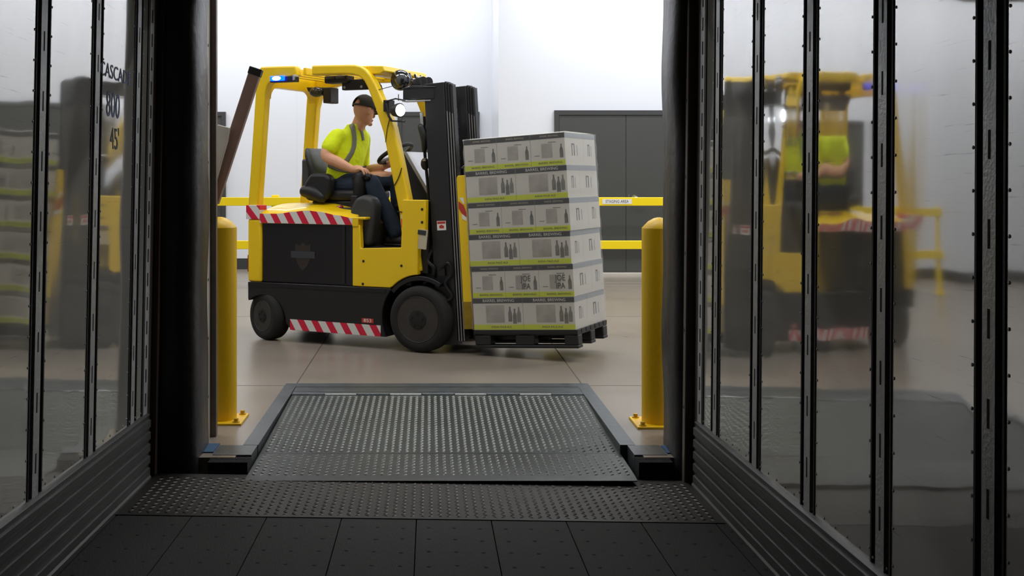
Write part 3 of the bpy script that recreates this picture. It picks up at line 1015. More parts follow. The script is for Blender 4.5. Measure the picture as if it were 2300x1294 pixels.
mb = MB(); mb.box2((-.985, -.30, 2.118), (-.765, -.18, 2.178)); wl = mb.obj('work_light', 'black', fk, .01)
mb = MB()
for k in range(2): mb.box2((-.975 + .10 * k, -.308, 2.150), (-.885 + .10 * k, -.299, 2.174))
mb.obj('light_lens', 'plastic', wl, .003)
mb = MB(); mb.box2((-.84, -.26, 2.06), (-.56, -.20, 2.145)); cb = mb.obj('control_box', 'black', fk, .006)
for x in (-.815, -.655):
    mb = MB()
    mb.lathe([(.012, 0), (.010, .003)], (x, -.26, 2.082), (0, -1, 0), 10)
    mb.obj('screw', 'dashplate', cb)
mb = MB(); mb.limb([(-.58, -.20, 2.12), (-.53, -.2, 2.08), (-.51, -.2, 2.02)], [.03, .03, .02], 10, 4); mb.obj('pillar_trim', 'black', fk)
# head lamp on the pillar
hl = MB()
hl.tube([(-.30, -GY - .02, 1.94), (-.20, -GY - .05, 1.955), (-.125, -GY - .03, 1.94)], .006, 8)
hl.tube([(-.30, -GY - .02, 1.92), (-.27, -GY - .03, 1.82), (-.245, -GY - .03, 1.785)], .010, 8)
hl.tube([(-.25, -GY - .03, 1.785), (-.13, -GY - .03, 1.778)], .007, 8)
hl.box2((-.325, -GY - .02, 1.86), (-.275, -GY + .07, 1.95))
hl.lathe([(.02, 0), (.045, .02), (.054, .06), (.056, .085), (.050, .088)], (-.245, -GY - .01, 1.865), (.93, -.36, 0), 24)
hl.tube([(-.185, -GY - .03, 1.99), (-.185, -GY - .03, 1.94)], .004, 6)
hl = hl.obj('head_lamp', 'black', fk)
mb = MB()
ax = Vector((.93, -.36, 0)).normalized(); c0 = Vector((-.245, -GY - .01, 1.865)) + ax * .086
mb.lathe([(.048, 0), (.043, .010), (.026, .018), (.01, .021)], c0, ax, 24)
mb.obj('lens', 'lamp', hl)
# rounded mirror and lamps below the header
mb = MB(); mb.ell((-.315, -.22, 2.125), (.085, .07, .085), 20, 12); mb.tube([(-.34, -.2, 2.20), (-.32, -.21, 2.14)], .012)
mb.obj('mirror', 'mirror', fk)
mb = MB()
for x, y, z in ((-.25, -.10, 2.10), (-.26, .02, 2.125), (-.27, .14, 2.13)):
    mb.lathe([(.02, -.05), (.045, -.02), (.052, .03), (.044, .034)], (x, y, z), (.9, -.4, -.2), 16)
    mb.tube([(x - .05, y, 2.19), (x - .02, y, z)], .012)
mb.obj('roof_lamp', 'darkglass', fk)
mb = MB(); mb.tube(spline([(-.40, -GY, 2.03), (-.36, -.40, 2.05), (-.31, -.3, 2.08)], 4), .003, 6); mb.obj('mirror_wire', 'wire', fk)

# wheels
def wheel(x, ys, r, wd, yaw, rr):
    ax = Vector((math.sin(yaw) * -ys * -1, ys * math.cos(yaw), 0)) if False else Matrix.Rotation(yaw, 3, 'Z') @ Vector((0, ys, 0))
    c = Vector((x, 0, r))
    mb = MB()
    pr = [(rr, 0), (rr * 1.08, .006), (r * .86, .010), (r * .95, -.004), (r * .99, -.022), (r, -.045), (r, -wd + .045), (r * .99, -wd + .022), (r * .95, -wd + .004), (rr, -wd)]
    return c, ax, pr
def make_wheel(x, y_out, r, wd, yaw, rr, ys):
    ax = Matrix.Rotation(yaw, 3, 'Z') @ Vector((0, ys, 0))
    org = Vector((x, y_out, r))
    pr = [(rr, -.03), (rr, 0), (rr * 1.06, .004), (r * .84, .004), (r * .94, -.006), (r * .985, -.022), (r, -.045), (r, -wd + .045), (r * .985, -wd + .022), (r * .94, -wd + .006), (rr, -wd)]
    tw = MB().lathe(pr, org, ax, 56).obj('wheel', 'tyre', fk, angle=40)
    prf = [(rr, 0), (rr * .985, .003), (rr * .95, -.004), (rr * .90, -.03), (rr * .62, -.055), (rr * .50, -.05), (rr * .46, -.02), (rr * .40, .004), (rr * .16, .008), (.004, .008)]
    m_ = MB()
    m_.lathe(prf, org, ax, 40, ms=[1, 1, 0, 0, 0, 0, 0, 0, 0])
    u_ = Vector((0, 0, 1)); v_ = ax.cross(u_)
    for k in range(8):
        a = 2 * PI * k / 8
        p = org + (u_ * math.cos(a) + v_ * math.sin(a)) * rr * .70 - ax * .05
        m_.cyl(p, p + ax * .022, .011, n=6)
    for k in range(5):
        a = 2 * PI * k / 5
        p = org + (u_ * math.cos(a) + v_ * math.sin(a)) * rr * .28 + ax * .004
        m_.cyl(p, p + ax * .010, .007, n=6)
    m_.obj('rim', ['rim', 'rimedge'], tw)
    return tw
make_wheel(0, -.53, .255, .19, 0, .178, -1)
make_wheel(0, .53, .255, .19, 0, .178, 1)
make_wheel(-1.475, -.475, .200, .155, R(-20), .130, -1)
make_wheel(-1.475, .475, .200, .155, R(-20), .130, 1)

# seat, console, armrest, steering
mb = MB()
mb.limb([(-1.08, -.06, 1.26), (-1.12, -.06, 1.36), (-1.165, -.06, 1.50), (-1.20, -.06, 1.555)], [.05, .06, .055, .035], 12, 5)
rings = []
for x, z, t, hw in ((-1.06, 1.22, .07, .19), (-1.09, 1.30, .075, .225), (-1.13, 1.42, .07, .235), (-1.17, 1.52, .06, .22), (-1.195, 1.575, .04, .19), (-1.205, 1.59, .015, .17)):
    rings.append([(x + t * .6 * math.copysign(abs(math.cos(a)) ** .6, math.cos(a)), -.06 + hw * math.copysign(abs(math.sin(a)) ** .45, math.sin(a)), z) for a in [2 * PI * k / 24 for k in range(24)]])
mb = MB(); mb.rings(rings)
seat = mb.obj('seat_back', 'vinyl', fk, angle=60)
mb = MB()
mb.box2((-1.235, -.26, 1.20), (-1.155, .14, 1.50))
mb.obj('back_shell', 'plastic', seat, .02, 3)
mb = MB(); mb.box2((-1.10, -.30, 1.155), (-.62, .18, 1.245)); mb.obj('seat_cushion', 'vinyl', fk, .035, 4)
mb = MB(); mb.box2((-1.12, -.28, 1.03), (-.62, .17, 1.16)); mb.obj('seat_base', 'black', fk, .02)
mb = MB()
mb.prism([(-1.135, 1.30), (-1.08, 1.378), (-.93, 1.378), (-.885, 1.34), (-.89, 1.22), (-.94, 1.16), (-1.10, 1.150), (-1.165, 1.20)], -.37, -.27, 'y'); mb.obj('hip_restraint', 'vinyl', fk, .03, 4)
mb = MB()
mb.limb([(-1.14, -.34, 1.23), (-1.06, -.345, 1.22), (-.98, -.345, 1.18)], [.05, .06, .045], 14, 5); mb.obj('restraint_pad', 'vinyl', fk)
mb = MB(); mb.limb([(-.86, -.33, 1.09), (-.80, -.335, 1.10)], [.018, .02], 10, 3); mb.obj('buckle', 'red', fk)
mb = MB()                                                     # side console sweeping down to the step
cp = [(-.67, 1.10), (-.62, 1.185), (-.55, 1.205), (-.475, 1.185), (-.445, 1.12), (-.455, .98), (-.475, .86), (-.485, .795), (-.665, .795), (-.685, .90), (-.68, 1.0)]
mb.prism(cp, -HW + .07, -.27, 'y'); mb.obj('side_console', 'plastic', fk, .035, 4)
mb = MB()
mb.box2((-.98, -.36, 1.055), (-.66, -.28, 1.10)); mb.box2((-.70, -.36, 1.06), (-.64, -.28, 1.20)); mb.obj('console_bracket', 'black', fk, .01)
mb = MB()                                                     # hydraulic lever pod under the hand
mb.limb([(-.665, -.27, 1.20), (-.665, -.27, 1.29), (-.655, -.27, 1.355)], [.05, .058, .045], 14, 5)
mb.limb([(-.70, -.27, 1.345), (-.64, -.27, 1.372), (-.595, -.27, 1.345)], [.035, .036, .03], 12, 4)
pod = mb.obj('lever_pod', 'black', fk)
for k in range(3):
    mb = MB(); mb.cyl((-.62 + .012 * k, -.305 + .03 * k, 1.35), (-.605 + .012 * k, -.305 + .03 * k, 1.36), .007); mb.ell((-.603 + .012 * k, -.305 + .03 * k, 1.36), (.012, .012, .012)); mb.obj('lever', 'black', pod)
mb = MB()
mb.prism([(-.40, 1.47), (-.35, 1.545), (-.30, 1.548), (-.25, 1.47), (-.065, 1.19), (-.02, 1.10), (-.40, 1.10), (-.32, 1.26)], -.20, .20, 'y'); ds = mb.obj('dashboard', 'black', fk, .015, 3)
mb = MB(); mb.prism([(-.302, 1.552), (-.270, 1.552), (-.225, 1.48), (-.030, 1.18), (-.065, 1.18), (-.255, 1.475)], -.203, .203, 'y'); mb.obj('dash_trim', 'dashplate', ds, .003)
wc = Vector((-.482, 0, 1.542)); wn = Vector((-.50, 0, .866)).normalized()
wu = Vector((.866, 0, .50)); wv = Vector((0, 1, 0))
mb = MB()
mb.tube([wc + (wu * math.cos(2 * PI * k / 40) + wv * math.sin(2 * PI * k / 40)) * .150 for k in range(40)], .017, 10, closed=True)
st = mb.obj('steering_wheel', 'black', fk)
mb = MB()
for a in (90, 210, 330):
    e = wu * math.cos(R(a)) + wv * math.sin(R(a))
    mb.tube([wc - wn * .02, wc + e * .08 - wn * .012, wc + e * .148], [(.018, .008), (.014, .007), (.012, .007)], 8)
mb.obj('spoke', 'dashplate', st)
mb = MB(); mb.lathe([(.042, -.03), (.045, -.01), (.03, .004), (.005, .006)], wc - wn * .01, wn, 20); mb.obj('hub', 'black', st)
mb = MB(); mb.tube([wc - wn * .03, wc - wn * .25], [.03, .045], 14); mb.obj('steering_column', 'black', fk)

# mast, tilted back
TILT = R(3.4)
TF = Matrix.Translation((.354, 0, 0)) @ Matrix.Rotation(-TILT, 4, 'Y')     # local a (forward) and h (up)
def channel(name, y0, y1, sg):
    mb = MB(TF)
    mb.box2((-.235, y0, .07), (-.062, y1, 2.085))
    ch = mb.obj(name, 'mast', fk, .004)
    for k in range(3):
        mb = MB(TF)
        a = -.058 + .0195 * k
        mb.box2((a, y0 + .004 * (k + 1) * 1, .10), (a + .0155, y1, 2.088 - .010 * k))
        mb.box2((a + .0155, y0 + .02, .12), (a + .0195, y1 - .01, 2.06))
        mb.obj('mast_rail', 'mast', ch, .002)
        mb = MB(TF); mb.box2((a + .006, y0 + .004 * (k + 1) - .0012, .10), (a + .0135, y0 + .004 * (k + 1) + .006, 1.86 - .01 * k)); mb.obj('wear_edge', 'mastedge', ch)
    return ch
c1 = channel('mast_channel', -.42, -.33, 1)
c2 = channel('mast_channel', -.02, .07, 1)
for h, a0, a1, hh in ((1.99, -.235, -.19, .12), (1.15, -.235, -.21, .10), (.42, -.235, -.20, .16), (.16, -.235, -.12, .14)):
    mb = MB(TF); mb.box2((a0, -.335, h - hh / 2), (a1, -.015, h + hh / 2)); mb.obj('mast_crossmember', 'mast', fk, .004)
mb = MB(); mb.box2((-.185, -.425, 1.952), (.09, -.335, 2.036)); mb.prism([(-.19, 2.036), (.10, 2.036), (.10, 2.046), (-.10, 2.060)], -.43, -.33, 'y'); mb.obj('mast_bracket', 'mast', fk, .008)
mb = MB(); mb.box2((-.19, -.43, 1.936), (.06, -.34, 1.944)); mb.obj('bracket_plate', 'dashplate', fk)
for y in (-.27, -.07):
    mb = MB(TF); mb.cyl((-.17, y, .12), (-.17, y, 1.45), .032, n=18); ly = mb.obj('lift_cylinder', 'mast', fk)
    mb = MB(TF); mb.cyl((-.17, y, 1.44), (-.17, y, 1.95), .02, n=14); mb.obj('piston_rod', 'chrome', ly)
for y in (-.22, -.12):
    mb = MB(TF)
    for k in range(34): mb.box((-.11, y, .5 + k * .042), (.012 if k % 2 else .018, .022, .036))
    mb.obj('lift_chain', 'mast', fk)
for k, (dx, y) in enumerate(((-.27, -.36), (-.285, -.33), (-.30, -.29), (-.275, -.25))):
    mb = MB(TF); mb.tube(spline([(dx, y, 1.84), (dx - .02, y, 1.6), (dx - .005, y, 1.2), (dx - .015, y, .8), (dx + .02, y, .45)], 6), .011, 8); mb.obj('hydraulic_hose', 'hose', fk)
mb = MB(TF); mb.ell((-.285, -.37, 1.47), (.035, .03, .05)); mb.limb([(-.30, -.37, 1.76), (-.27, -.375, 1.66), (-.285, -.37, 1.58)], [.03, .035, .02], 10, 4); mb.obj('hose_coupling', 'hose', fk)
mb = MB(TF); mb.cyl((-.285, -.4, 1.50), (-.255, -.405, 1.50), .012); mb.obj('coupling_ring', 'chrome', fk)
mb = MB(TF); mb.box2((-.30, -.385, 1.72), (-.275, -.375, 1.87)); mb.obj('hose_clip', 'chrome', fk)
mb = MB(TF)
mb.tube(spline([(-.20, -.425, .62), (-.10, -.445, .70), (-.07, -.44, .62), (-.13, -.445, .54), (-.08, -.44, .44), (-.16, -.445, .40), (-.19, -.43, .46)], 6), .012, 8)
mb.tube(spline([(-.24, -.42, .80), (-.27, -.44, .72), (-.22, -.44, .66), (-.235, -.43, .58)], 6), .014, 8)
mb.box2((-.19, -.44, .60), (-.13, -.42, .66))
mb.obj('hydraulic_hose', 'hose', fk)
mb = MB()
mb.cyl((-.02, -.36, .52), (.17, -.36, .62), .035, n=16); mb.box2((.0, -.40, .56), (.08, -.31, .82)); mb.obj('tilt_cylinder', 'mast', fk)
mb = MB(TF)
sx0, sh0 = -.145, .985
mb.box2((sx0 - .038, -.4235, sh0 - .036), (sx0 + .038, -.4205, sh0 + .036)); lb = mb.obj('warning_label', 'white', c1)
mb = MB(TF); mb.box2((sx0 - .034, -.4245, sh0 + .014), (sx0 + .034, -.4235, sh0 + .032), 0); mb.prism([(sx0 - .018, sh0 - .02), (sx0 + .02, sh0 - .022), (sx0 + .022, sh0 - .004), (sx0, sh0 + .008), (sx0 - .02, sh0 - .002)], -.4245, -.4235, 'y'); mb.obj('label_print', 'label_red', lb)
# carriage with yellow side uprights and forks
for y0, y1 in ((-.425, -.365), (.06, .12)):
    mb = MB(TF)
    pr_ = [(.004, .20), (.004, 1.33)] + [(.004 + .018 - .018 * math.cos(R(a)), 1.33 + .03 * math.sin(R(a))) for a in (30, 60, 90)] + [(.07, 1.36), (.078, 1.35), (.08, 1.33), (.08, .20)]
    mb.prism(pr_, y0, y1, 'y'); up = mb.obj('carriage_upright', 'yellow', fk, .004)
    mb = MB(TF); mb.box2((.002, y0 - .002, .19), (.082, y1 + .002, .40)); mb.obj('upright_foot', 'yellow_dirty', up, .003)
    if y0 < 0:
        mb = MB(TF); mb.prism([(.012, 1.165), (.055, 1.13), (.072, 1.075), (.072, 1.04), (.035, 1.07), (.010, 1.11)], y0 - .002, y0 - .0005, 'y'); mb.obj('tape_patch', 'label_red', up)
        mb = MB(TF); mb.prism([(.035, 1.068), (.072, 1.038), (.072, 1.01), (.035, 1.03)], y0 - .002, y0 - .0005, 'y'); mb.obj('tape_patch', 'white', up)
        mb = MB(TF); mb.prism([(.02, 1.19), (.055, 1.19), (.062, 1.14), (.05, 1.145)], y0 - .002, y0 - .0005, 'y'); mb.obj('tape_patch', 'white', up)
for h in (.30, .62, .95):
    mb = MB(TF); mb.box2((.01, -.37, h - .05), (.06, .07, h + .05)); mb.obj('carriage_bar', 'mast', fk, .004)
for y in (-.28, .02):
    mb = MB(TF); mb.prism([(.03, .62), (.078, .62), (.078, .135), (.80, .125), (.80, .118), (.06, .085), (.03, .10)], y - .05, y + .05, 'y'); mb.obj('fork', 'mast', fk, .004)
mb = MB(TF); mb.tube(spline([(.0, -.30, 1.42), (.05, -.33, 1.44), (.075, -.35, 1.40), (.07, -.36, 1.36)], 4), .008, 8); mb.obj('hose_hook', 'dashplate', fk)

# ------------------------------------------------------------------ the load: pallet, cartons, film
LT = R(3.5)
LM = FM @ Matrix.Translation((.440, -.45, .192)) @ Matrix.Rotation(-LT, 4, 'Y')     # x along the load, y away, z up; origin at its lower near corner
CW, CD, CH = .270, .405, .2395
LX, LY = 3 * CW, CW + CD
def lplace(o, x, y, z):
    o.matrix_world = LM @ Matrix.Translation((x, y, z))
pal = bpy.data.objects.new('pallet', None); COL.objects.link(pal)
tag(pal, 'black plastic pallet lifted on the forks under the wrapped cartons', 'pallet')
lplace(pal, 0, 0, -.135)
mb = MB()
for k in range(7):
    y = -.005 + k * .099
    mb.box2((-.005, y, .105), (LX + .012, y + .085, .135))
mb.box2((-.005, 0, .095), (LX + .012, .02, .135)); 
for x in (0, LX / 2 - .04, LX - .07): mb.box2((x, .0, .095), (x + .08, LY, .107))
mb.obj('deck', 'pallet', pal, .003)
for y in (0, LY / 2 - .05, LY - .10):
    mb = MB()
    mb.box2((.0, y, 0), (LX + .012, y + .10, .022)); mb.obj('runner', 'pallet', pal, .004)
    for x, wx in ((.0, .13), (LX / 2 - .075, .15), (LX - .095, .107)):
        mb = MB()
        mb.box2((x, y + .002, .022), (x + wx, y + .098, .096)); b = mb.obj('block', 'pallet', pal, .008)

LOADG = 'cartons on the wrapped pallet'
def carton_mesh(w_, d_, h_, long_):
    """body, bands and prints; printed on the two w_ faces, pale on the others"""
    mb = MB()
    g = .0012
    mb.box2((g, g, .0005), (w_ - g, d_ - g, h_ - .0005), m=0)
    for yy, s in ((g, -1), (d_ - g, 1)):
        def slab(x0, z0, x1, z1, m, t=.0008):
            mb.box2((x0, yy, z0), (x1, yy + s * t, z1), m=m)
        def bottle(cx, z, k):
            o_ = [(.015, 0), (.015, .065), (.006, .088), (.006, .112), (-.006, .112), (-.006, .088), (-.015, .065), (-.015, 0)]
            mb.prism([(cx + a * k, z + b_ * k) for a, b_ in o_], yy, yy + s * .0008, 'y', 4)
        slab(g, h_ - .040, w_ - g, h_ - .002, 1)
        slab(g, .003, w_ - g, .040, 2)
        if long_:
            slab(.105, .055, .255, .185, 3)
            for bx, bz in ((w_ - .105, .062), (w_ - .068, .046), (w_ - .034, .058)): bottle(bx, bz, 1.0)
        else:
            slab(.085, .06, .17, .165, 3)
            bottle(w_ - .030, .056, .9)
            slab(.03, .075, .07, .08, 4); slab(.14, .17, .20, .175, 4)
    for xx, s in ((g, -1), (w_ - g, 1)):
        def slab2(y0, z0, y1, z1, m, t=.0008):
            mb.box2((xx, y0, z0), (xx + s * t, y1, z1), m=m)
        slab2(g, h_ - .040, d_ - g, h_ - .002, 5)
        slab2(d_ * .35, .07, d_ * .39, .16, 4); slab2(d_ * .39, .15, d_ * .47, .16, 4); slab2(d_ * .47, .07, d_ * .51, .16, 4); slab2(d_ * .62, .07, d_ * .66, .15, 5)
    bm = mb.obj('carton', ['carton', 'print_black', 'print_lime', 'print_grey', 'print_blot', 'print_pale'])
    return bm
def lettering(o, w_, h_, long_, top, bot, patch=None):
    if top:
        t = text('lettering', top, .030 if long_ else .017, (1, 0, 0), (0, 0, 1), (w_ * (.52 if long_ else .55), .0002, h_ - .021), 'label_grey' if not long_ else 'white', o, sx=1.05)
    t = text('lettering', bot, .020, (1, 0, 0), (0, 0, 1), (w_ * .56, .0002, .022), 'ink', o, sx=1.15)
    if patch:
        for i, s in enumerate(patch.split()):
            text('lettering', s, .062, (1, 0, 0), (0, 0, 1), (w_ * .62, -.0012, .138 - .058 * i), 'ink', o, sx=.8)
protoS = carton_mesh(CW, CD, CH, False)
protoL = carton_mesh(CD, CW, CH, True)
protoSb = carton_mesh(CW, CD, CH, False)                       # used turned end-on behind the long row
def new_carton(proto, first):
    o = proto if not first else proto.copy()
    if first: COL.objects.link(o)
    return o
usedS = usedL = 0
ROW = ['bottom', 'second', 'third', 'fourth', 'fifth', 'top']
for k in range(6):
    z = k * CH
    odd = k % 2                                                # 0: two long cartons in front, 1: three narrow ones
    jx = [.0, .004, -.003, .005, .0, -.003][k]
    rn = ROW[k] + ' row' if k in (0, 5) else ROW[k] + ' row up'
    if odd:
        for i, nm in enumerate(('beside the mast', 'in the middle', 'at the free corner')):
            o = new_carton(protoS, usedS); usedS += 1
            lplace(o, jx + i * CW, 0, z)
            tag(o, 'narrow white carton with lime band, ' + rn + ', ' + nm, 'carton', LOADG)
            lettering(o, CW, CH, False, 'BARREL BREWING', 'BARREL BREWING', 'JOE IPA' if k == 1 and i > 0 else None)
        o = new_carton(protoL, usedL); usedL += 1
        lplace(o, jx + LX - CD, CD, z)
        tag(o, 'white carton seen end-on under film behind the corner, ' + rn, 'carton', LOADG)
    else:
        for i, nm in enumerate(('beside the mast', 'at the free corner')):
            o = new_carton(protoL, usedL); usedL += 1
            lplace(o, jx + i * CD, 0, z)
            tag(o, 'long white carton with lime band, ' + rn + ', ' + nm, 'carton', LOADG)
            lettering(o, CD, CH, True, 'BARREL BREWING', 'INDIA PALE ALE', None)
        o = new_carton(protoS, usedS); usedS += 1
        lplace(o, jx + LX - CW, CW, z)
        tag(o, 'white carton seen side-on under film behind the corner, ' + rn, 'carton', LOADG)
bpy.data.objects.remove(protoSb)

mb = MB()
n = 30
rnd = random.Random(2)
rings = []
for i in range(n + 1):
    z = .001 + (6 * CH + .003) * i / n
    e = .006 + .0025 * math.sin(i * 2.1) + .002 * rnd.random()
    rings.append([(-e, -e, z), (LX * .33, -e, z), (LX * .66, -e, z), (LX + e, -e, z), (LX + e * 1.3, LY * .33, z), (LX + e * 1.3, LY * .66, z), (LX + e, LY + e, z), (-e, LY + e, z)])
mb.rings(rings, cap=False)
top = [mb.v(p[:2] + (6 * CH + .005,)) for p in rings[-1]]
mb.f(top)
o = mb.obj('stretch_film', 'film', angle=70)
tag(o, 'clear stretch film wrapped tightly round the stacked cartons', 'stretch film')
lplace(o, 0, 0, 0)

# ------------------------------------------------------------------ the driver
def remesh(o, vox, sm=4):
    r = o.modifiers.new('remesh', 'REMESH'); r.mode = 'VOXEL'; r.voxel_size = vox; r.use_smooth_shade = True
    s = o.modifiers.new('smooth', 'SMOOTH'); s.factor = .5; s.iterations = sm
def torso(mb, rows, n=28):
    rr = []
    for cx, cy, z, ax_, ay_, tw in spline(rows, 5):
        rr.append([])
        for k in range(n):
            a = 2 * PI * k / n
            x, y = ax_ * math.cos(a), ay_ * math.sin(a)
            c_, s_ = math.cos(R(tw)), math.sin(R(tw))
            rr[-1].append((cx + x * c_ - y * s_, cy + x * s_ + y * c_, z))
    mb.rings(rr)

SH_R, SH_L = (-.908, -.222, 1.675), (-.850, .085, 1.675)
EL_R, WR_R = (-.945, -.325, 1.520), (-.735, -.275, 1.412)
EL_L, WR_L = (-.870, .135, 1.405), (-.615, .085, 1.445)
HIP_R, KN_R, AN_R = (-.92, -.165, 1.285), (-.600, -.20, 1.292), (-.385, -.185, .935)
HIP_L, KN_L, AN_L = (-.92, .03, 1.285), (-.515, .10, 1.315), (-.505, .10, .93)

mb = MB()
torso(mb, [(-.925, -.07, 1.26, .12, .16, 0), (-.92, -.07, 1.40, .12, .155, 0), (-.90, -.065, 1.55, .12, .17, -10), (-.865, -.06, 1.66, .095, .17, -20), (-.84, -.06, 1.725, .07, .12, -20), (-.825, -.06, 1.76, .06, .07, -20)])
mb.limb([(-.84, -.06, 1.70), (-.80, -.06, 1.775), (-.765, -.06, 1.85)], [.064, .060, .058])
mb.limb([SH_R, (-.938, -.285, 1.60), EL_R, (-.85, -.305, 1.468), WR_R], [.062, .055, .047, .046, .030])
mb.limb([SH_L, (-.875, .12, 1.54), EL_L, (-.75, .115, 1.415), WR_L], [.06, .052, .044, .044, .029])
mb.limb([HIP_R, KN_R, AN_R], [.08, .058, .04]); mb.limb([HIP_L, KN_L, AN_L], [.08, .058, .04])
# right hand resting over the levers
def finger(mb, pts, r0, r1):
    mb.limb(pts, [r0 + (r1 - r0) * i / (len(pts) - 1) for i in range(len(pts))], 8, 4)
W = Vector(WR_R)
mb.limb([W, W + Vector((.04, .0, .0)), (-.668, -.27, 1.408)], [.029, .033, .034], 12, 4)
for k, (dy, L_) in enumerate(((-.038, .88), (-.013, 1.0), (.012, 1.03), (.036, .95))):
    b = Vector((-.665, -.268 + dy * .8, 1.412 - abs(dy) * .10))
    finger(mb, [b - Vector((.02, 0, 0)), b + Vector((.030 * L_, dy * .15, .004)), b + Vector((.058 * L_, dy * .2, -.012)), b + Vector((.072 * L_, dy * .2, -.036))], .0115, .0085)
finger(mb, [(-.705, -.250, 1.400), (-.680, -.222, 1.385), (-.650, -.214, 1.372), (-.628, -.216, 1.36)], .014, .0095)
# left hand closed round the rim of the wheel
rimp = lambda a: wc + (wu * math.cos(R(a)) + wv * math.sin(R(a))) * .150
h0 = rimp(148)
W = Vector(WR_L)
mb.limb([W, W + (h0 - W) * .55 + Vector((-.012, 0, -.012)), h0 - wn * .022 + Vector((-.012, 0, -.006))], [.028, .032, .032], 12, 4)
for k in range(4):
    a = 136 + 8.5 * k
    e = wu * math.cos(R(a)) + wv * math.sin(R(a))
    c = rimp(a)
    rr_ = .024
    finger(mb, [c + e * .036 - wn * .030, c + e * rr_ + wn * .006, c + wn * rr_, c - e * rr_ + wn * .006, c - e * .018 - wn * .014], .0105, .0085)
c = rimp(128); e = wu * math.cos(R(128)) + wv * math.sin(R(128))
finger(mb, [c + e * .03 - wn * .03, c + e * .006 - wn * .026, c - e * .022 - wn * .012, c - e * .03 + wn * .006], .012, .009)
# head
HD = Vector((-.745, -.06, 1.905))
fa = R(70)
HMX = Matrix.Rotation(fa, 3, 'Z') @ Matrix.Rotation(R(10), 3, 'Y')          # x = face direction, y = the person's left
def hp(x, y, z): return HD + HMX @ Vector((x, y, z))
rr = []
for i in range(23):
    th = PI * min(max(i / 22, .02), .98)
    ring = []
    for j in range(28):
        ph = 2 * PI * j / 28
        x, y, z = math.sin(th) * math.cos(ph), math.sin(th) * math.sin(ph), math.cos(th)
        sx_, sy_, sz_ = .098, .076, .122
        px_, py_, pz_ = x * sx_, y * sy_, z * sz_
        if z < 0:                                              # jaw: narrower, drawn forward to a chin
            t = -z
            py_ *= 1 - .22 * t
            px_ = px_ * (1 - .10 * t) + .022 * t * t
            if x > 0: px_ += .012 * t
        if x > .5 and z < .25: px_ -= .004
        ring.append(hp(px_, py_, pz_))
    rr.append(ring)
mb.rings(rr)
mb.limb([hp(.090, 0, .012), hp(.104, 0, -.012), hp(.112, 0, -.030), hp(.100, 0, -.040)], [.010, .012, .014, .012], 10, 4)
mb.ell(hp(.094, 0, -.066), (.010, .024, .006), mtx=HMX); mb.ell(hp(.092, 0, -.077), (.010, .020, .006), mtx=HMX)
mb.ell(hp(.084, 0, -.102), (.020, .024, .018), mtx=HMX)
mb.limb([hp(.088, -.036, .020), hp(.097, 0, .024), hp(.088, .036, .020)], [.009, .010, .009], 8, 4)
for s in (-1, 1):
    mb.ell(hp(.082, s * .032, .002), (.012, .015, .009), mtx=HMX)
    mb.ell(hp(-.008, s * .079, -.010), (.020, .009, .034), mtx=HMX @ Matrix.Rotation(R(s * 18), 3, 'Z') @ Matrix.Rotation(R(-10), 3, 'Y'))
    mb.ell(hp(-.010, s * .081, -.034), (.010, .007, .012), mtx=HMX)
person = mb.obj('person', 'skin')
person.location = FO; person.rotation_euler = (0, 0, YAW)
remesh(person, .0045, 3)
tag(person, 'seated forklift driver in hi-vis yellow shirt, dark cap and jeans, hand on the levers', 'person')

mb = MB()                                                     # shirt
torso(mb, [(-.925, -.07, 1.325, .142, .182, 0), (-.925, -.07, 1.36, .148, .19, 0), (-.92, -.07, 1.43, .140, .178, 0), (-.905, -.065, 1.54, .142, .188, -10), (-.885, -.06, 1.63, .125, .195, -18), (-.86, -.06, 1.70, .098, .165, -20), (-.838, -.06, 1.745, .078, .105, -20), (-.822, -.06, 1.79, .070, .074, -20)])
mb.limb([(-.90, -.19, 1.675), SH_R, (-.925, -.268, 1.630), (-.935, -.292, 1.595)], [.070, .072, .070, .069], 16, 5)
mb.limb([(-.85, .05, 1.68), SH_L, (-.865, .11, 1.60), (-.875, .125, 1.52), (-.872, .13, 1.47)], [.070, .074, .070, .068, .066], 16, 5)
shirt = mb.obj('shirt', 'shirt', person)
remesh(shirt, .008, 4)
mb = MB()                                                     # jeans
torso(mb, [(-.915, -.068, 1.18, .14, .18, 0), (-.92, -.068, 1.26, .14, .182, 0), (-.92, -.07, 1.34, .128, .168, 0)])
mb.limb([HIP_R, (-.76, -.185, 1.292), (-.64, -.20, 1.296), KN_R], [.098, .092, .080, .074], 16, 5)
mb.limb([(-.625, -.20, 1.30), KN_R, (-.52, -.195, 1.16), (-.435, -.188, 1.02), (-.375, -.185, .905)], [.070, .076, .072, .066, .066], 16, 5)
mb.limb([HIP_L, (-.74, .065, 1.298), (-.58, .095, 1.312), KN_L], [.098, .092, .078, .072], 16, 5)
mb.limb([(-.54, .10, 1.315), KN_L, (-.505, .10, 1.18), (-.505, .10, 1.05), (-.505, .10, .90)], [.068, .074, .070, .066, .066], 16, 5)
jeans = mb.obj('jeans', 'jeans', person)
remesh(jeans, .008, 4)
mb = MB()
torso(mb, [(-.92, -.07, 1.318, .138, .178, 0), (-.92, -.07, 1.336, .142, .183, 0), (-.922, -.07, 1.352, .142, .183, 0)])
mb.obj('belt', 'belt', person)
